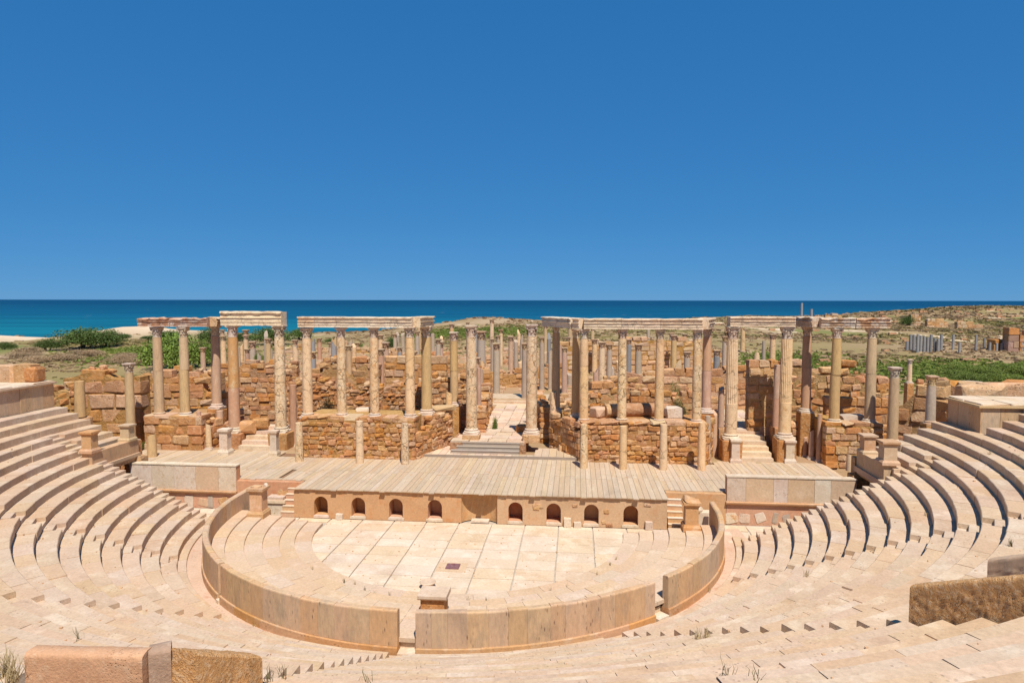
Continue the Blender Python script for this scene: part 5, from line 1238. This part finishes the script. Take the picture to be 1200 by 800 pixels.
def lobes_for(seed, n=7, spread=.75):
    rg = random.Random(seed); out = []
    for i in range(n):
        a = rg.uniform(0, 6.3); d = rg.uniform(.15, 1) * spread; r = rg.uniform(.32, .55)
        out.append((math.cos(a) * d * .9, math.sin(a) * d * .7, rg.uniform(.25, .5) * (1.15 - d * .45), r, r * .8))
    return out
BUSH = []
for i in range(4):
    q = leafcloud(6500, lobes_for(i * 3 + 1, 11), .05, i); me = q.mesh('foliage'); BUSH.append(me); me.materials.append(M['leafdk'])
def stems(seed):
    q = MB(); rg = random.Random(seed)
    for i in range(6):
        a = rg.uniform(0, 6.3); d = rg.uniform(.3, .75); b = Vector((math.cos(a) * .06, math.sin(a) * .06, -.1)); e = Vector((math.cos(a) * d, math.sin(a) * d * .8, rg.uniform(.35, .7)))
        m_ = (b + e) / 2 + Vector((0, 0, .12)); pts = [(b, .035), (m_, .022), (e, .008)]; vs = []; fs = []
        for c, r in pts:
            for k in range(5): vs.append((c.x + r * math.cos(k * 1.2566), c.y + r * math.sin(k * 1.2566), c.z))
        for j in range(2):
            for k in range(5): fs.append((j * 5 + k, j * 5 + (k + 1) % 5, j * 5 + 5 + (k + 1) % 5, j * 5 + 5 + k))
        q.add(vs, fs)
    me = q.mesh('stem'); me.materials.append(M['stem']); return me
STEM = stems(4)
BC = [0]
def bush(lab, x, yb, wpx, hpx, Y, mat, group=None, name='shrub'):
    hg = ghit(x, yb) if Y > 30 else None
    if hg is not None and hg.y < coast(hg.x) - 10: Y = hg.y
    p = onY(x, yb, Y); k = depth(p) / FPX; g = gz(p.x, Y); BC[0] += 1
    top = p.z + hpx * k; h = max(.6, top - g)
    rt = thing(name, lab, 'shrub', (p.x, Y, g - .05), 0, group); W_ = wpx * k / 2 / .95
    obj('crown', BUSH[BC[0] % 4], M[mat], rt, (0, 0, 0), (0, 0, BC[0] * 1.7), (W_, W_, h / .95)); obj('trunk', STEM, M['stem'], rt, (0, 0, 0), (0, 0, BC[0]), (W_, W_, h))
bush('broad dark green shrub on the dune crest', 97, 409, 80, 29, 112, 'leafdk'); bush('smaller dark shrub left of the broad dune shrub', 56, 411, 40, 17, 108, 'leafdk')
bush('dark shrub on the dune right beside the broad one', 128, 406, 46, 23, 116, 'leafdk'); bush('low dark shrub at the far left dune edge', 6, 410, 26, 12, 112, 'leafdk')
bush('small dark shrub half hidden behind the sandy dune', 146, 396, 20, 6, 128, 'leafdk'); bush('low green shrub by the sand left of the broken entablature', 172, 398, 22, 6, 124, 'leafdk')
bush('big bright green shrub behind the far left columns', 204, 433, 94, 50, 56, 'leaflt'); bush('bright green shrub growing into the big one on its right', 236, 430, 44, 40, 60, 'leaflt'); bush('bright green shrub on the left skirt of the big one', 176, 428, 34, 26, 58, 'leaflt')
bush('dark green shrub on the rise behind the broken entablature', 196, 398, 60, 13, 110, 'leafdk'); bush('dark shrub on the rise above the left door entablature', 285, 400, 44, 12, 105, 'leafdk'); bush('dark tree behind the pinkish left column', 246, 404, 40, 24, 105, 'leafdk'); bush('dark green shrub right of the tall left entablature', 322, 404, 62, 24, 96, 'leafdk'); bush('dark green shrub above the left podium columns', 352, 398, 40, 17, 104, 'leafdk')
bush('yellow green shrub in the court behind the left door', 303, 425, 18, 14, 52, 'leaflt'); bush('small green shrub seen between the left podium columns', 422, 410, 12, 12, 75, 'leaflt'); bush('dark small tree between the left podium columns', 460, 410, 16, 18, 84, 'leafdk'); bush('green shrub left of the first encrusted columns', 390, 403, 26, 9, 104, 'leafdk')
bush('green bush strip on the central mound', 560, 392, 34, 7, 104, 'leafol'); bush('low green bush at the right of the central mound', 535, 396, 20, 6, 100, 'leafol')
bush('grey green far tree below the ruin hill', 1064, 382, 24, 14, 175, 'leafdk')
bush('leafy bush growing on the wall behind the right podium', 792, 455, 26, 20, 17.8, 'leafol'); bush('weedy bush growing in front of the long wall behind the right podium', 795, 485, 30, 28, 15.6, 'leafol')
bush('weedy bush behind the left podium columns', 384, 488, 26, 34, 12.2, 'leafol'); bush('green weed beside the central passage', 580, 498, 9, 15, 14.6, 'leaflt'); bush('small green weed at the left stage corner', 168, 530, 10, 16, 9.3, 'leaflt')
rg = random.Random(5)
for i in range(16):
    bush('low bright green bush in the thicket behind the right platform', rg.uniform(1112, 1215), rg.uniform(432, 455), rg.uniform(30, 55), rg.uniform(8, 15), rg.uniform(38, 62), 'leafgr', 'green thicket behind the right platform')
for i in range(14):
    bush('rounded grey brown scrub bush on the coastal plain left of the ruins', rg.uniform(20, 175), rg.uniform(412, 428), rg.uniform(25, 50), rg.uniform(8, 13), rg.uniform(70, 100), 'leafdry', 'dry scrub bushes on the left plain')
# ground cover
def cover(name, lab, n, mat, fn, size, hgt, seed):
    rg = random.Random(seed); vs = []; fs = []
    while n > 0:
        x, y, s = fn(rg); g = gz(x, y)
        if g < -5: n -= .02; continue
        for k in range(5):
            a = rg.uniform(0, 6.3); l = s * size * rg.uniform(.5, 1.2); hh = s * hgt * rg.uniform(.4, 1.1)
            c = Vector((x + rg.gauss(0, .35 * s * size), y + rg.gauss(0, .35 * s * size), g - .03)); d = Vector((math.cos(a), math.sin(a), 0)) * l * .5
            tl = Vector((rg.gauss(0, .3), rg.gauss(0, .3), 1)) * hh; b = len(vs)
            vs += [c - d, c + d, c + d * .6 + tl, c - d * .5 + tl * .8]; fs.append((b, b + 1, b + 2, b + 3))
        n -= 1
    o = obj(name, MB().add(vs, fs).mesh(name), M[mat]); o['kind'] = 'stuff'; o['label'] = lab; o['category'] = 'scrub'
def fan(y0, y1, u0=-60, u1=1260, dens=None):
    def f(rg):
        while 1:
            y = y0 + (y1 - y0) * rg.random() ** 1.2; u = rg.uniform(u0, u1); p = onY(u, 400, y)
            if p.y > coast(p.x) - 16: continue
            d = dens(p.x, p.y) if dens else 1
            if rg.random() < d: return p.x, p.y, .5 + p.y / 110
    return f
nz_ = lambda x, y, o, lo, hi: sst(lo, hi, .5 + .5 * noise.noise((x * .03 + o, y * .045, o)) + .2 * noise.noise((x * .12, y * .12, o)))
court = lambda x, y: 1 - .93 * sst(86, 70, y) * sst(-50, -40, x) * sst(36, 28, x)
dune = lambda x, y: 1 - .985 * sst(92, 112, y) * sst(-70, -88, x)
cover('dry_scrub', 'grey brown dry scrub covering the coastal plain', 5500, 'leafdry', fan(48, 330, dens=lambda x, y: nz_(x, y, 3.1, .35, .6) * dune(x, y) * court(x, y)), .9, .2, 1)
cover('olive_scrub', 'olive green low scrub covering the coastal plain', 5500, 'leafol', fan(42, 330, dens=lambda x, y: nz_(x, y, 7.7, .42, .68) * dune(x, y) * court(x, y)), .9, .17, 2)
def gpatch(rg):
    cx, cy, sx, sy = rg.choice([(-58, 62, 9, 6), (-66, 78, 14, 6), (33, 56, 5, 12), (37, 70, 6, 8), (50, 52, 8, 9), (56, 60, 9, 9), (-12, 112, 9, 6), (-20, 108, 8, 6)])
    return rg.gauss(cx, sx * .6), max(40, rg.gauss(cy, sy * .6)), 1.
cover('green_ground_cover', 'bright green ground cover patches on the plain', 5200, 'leafgr', gpatch, .7, .3, 3)
# tufts in the theatre
def tuft(lab, x, y, z, n, h, mat, group, spread=.12, w_=.012):
    p = onZ(x, y, z) if not isinstance(z, Vector) else z
    rg = random.Random(int(x * 7 + y)); vs = []; fs = []
    for i in range(n):
        a = rg.uniform(0, 6.3); d = rg.uniform(0, spread); b = Vector((math.cos(a) * d, math.sin(a) * d, -.02)); l = h * rg.uniform(.5, 1.1)
        t_ = b + Vector((rg.gauss(0, .25) * l, rg.gauss(0, .25) * l, l)); m_ = (b + t_) / 2 + Vector((rg.gauss(0, .03), rg.gauss(0, .03), .04)); s = Vector((math.sin(a), -math.cos(a), 0)) * w_
        k = len(vs); vs += [b - s, b + s, m_ + s * .8, m_ - s * .8, t_]; fs += [(k, k + 1, k + 2, k + 3), (k + 3, k + 2, k + 4)]
    o = obj('grass_tuft', MB().add(vs, fs).mesh('grass_tuft'), M[mat], None, p); tag(o, lab, 'grass tuft', group)
for x, y in ((403, 682), (416, 684), (427, 692), (440, 696), (456, 697), (385, 697), (378, 703), (366, 667), (548, 703), (571, 705), (612, 705), (645, 692), (664, 688), (700, 673), (722, 655), (715, 662)):
    tuft('thin weed growing in the orchestra step joints', x, y, .12, 10, .24, 'weed' if x % 2 else 'straw', 'weeds in the orchestra', .07, .006)
def conehit(x, y):
    d = ray(x, y).normalized(); t_ = 4.
    while t_ < 60:
        p = CAM + d * t_; r = math.hypot(p.x - CC.x, p.y - CC.y); k = math.floor((r - R0) / T)
        s = 0 if k < 0 else rowz(k)
        if p.z < s: return p
        t_ += .02
    return p
for i, (x, y, n, h, mt) in enumerate(((6, 792, 60, .75, 'straw'), (14, 799, 60, .7, 'straw'), (818, 748, 40, .55, 'straw'), (828, 747, 30, .5, 'straw'), (853, 790, 10, .5, 'weed'), (884, 795, 8, .3, 'weed'), (945, 675, 26, .5, 'straw'), (1185, 640, 22, .45, 'weed'), (93, 748, 8, .5, 'weed'), (313, 798, 14, .45, 'weed'), (332, 793, 10, .5, 'weed'), (432, 800, 12, .4, 'weed'), (1085, 604, 14, .35, 'straw'), (1160, 532, 14, .4, 'straw'))):
    p = conehit(x, y); tuft('dry grass tuft rooted in a joint of the stone seats', x, y, p, n, h * .62, mt, 'grass tufts in the seating', .12, .006)
for x, y in ((605, 763), (628, 762), (642, 755), (812, 705), (830, 693), (700, 748), (560, 768), (430, 764), (340, 746), (300, 732)):
    p = onZ(x, y, 0); tuft('small weed at the foot of the curved orchestra parapet', x, y, p, 18, .22, 'leafol', 'weeds along the parapet foot', .15)

# loose chips and dust-dark crumbs on the seats and floors
rg = random.Random(808); q = MB()
for i in range(1500):
    k = rg.randrange(0, 26); r = R0 + k * T + rg.uniform(.08, T - .04) if rg.random() < .4 else R0 + k * T + T - rg.uniform(.01, .1); a = R(rg.uniform(-172, -8)); p = cav(r, a, rowz(k))
    if not seen(p, 20) or (k >= 14 and any(v0 - .01 < a < v1 + .01 for v0, v1 in VOM.values())): continue
    e = rg.choice([.012, .015, .02, .028]) * rg.uniform(.7, 1.3); q.box(p.x - e, p.x + e * rg.uniform(.6, 1.4), p.y - e, p.y + e, p.z - .03, p.z + e * rg.uniform(.5, 1.2))
for i in range(260):
    x, y = rg.uniform(-12, 12), rg.uniform(-8, .8)
    if math.hypot(x, y) > 7.8: continue
    e = rg.uniform(.012, .035); q.box(x - e, x + e, y - e, y + e, -.03, e)
for i in range(220):
    x, y = rg.uniform(-20, 19), rg.uniform(2.8, 7.9); e = rg.uniform(.012, .04); q.box(x - e, x + e * 1.5, y - e, y + e, ZS - .04, ZS + e * .6)
o = obj('stone_chips', q.mesh('stone_chips'), M['panel']); o['kind'] = 'stuff'; o['label'] = 'small stone chips strewn over seats, floor and stage'; o['category'] = 'stone chips'
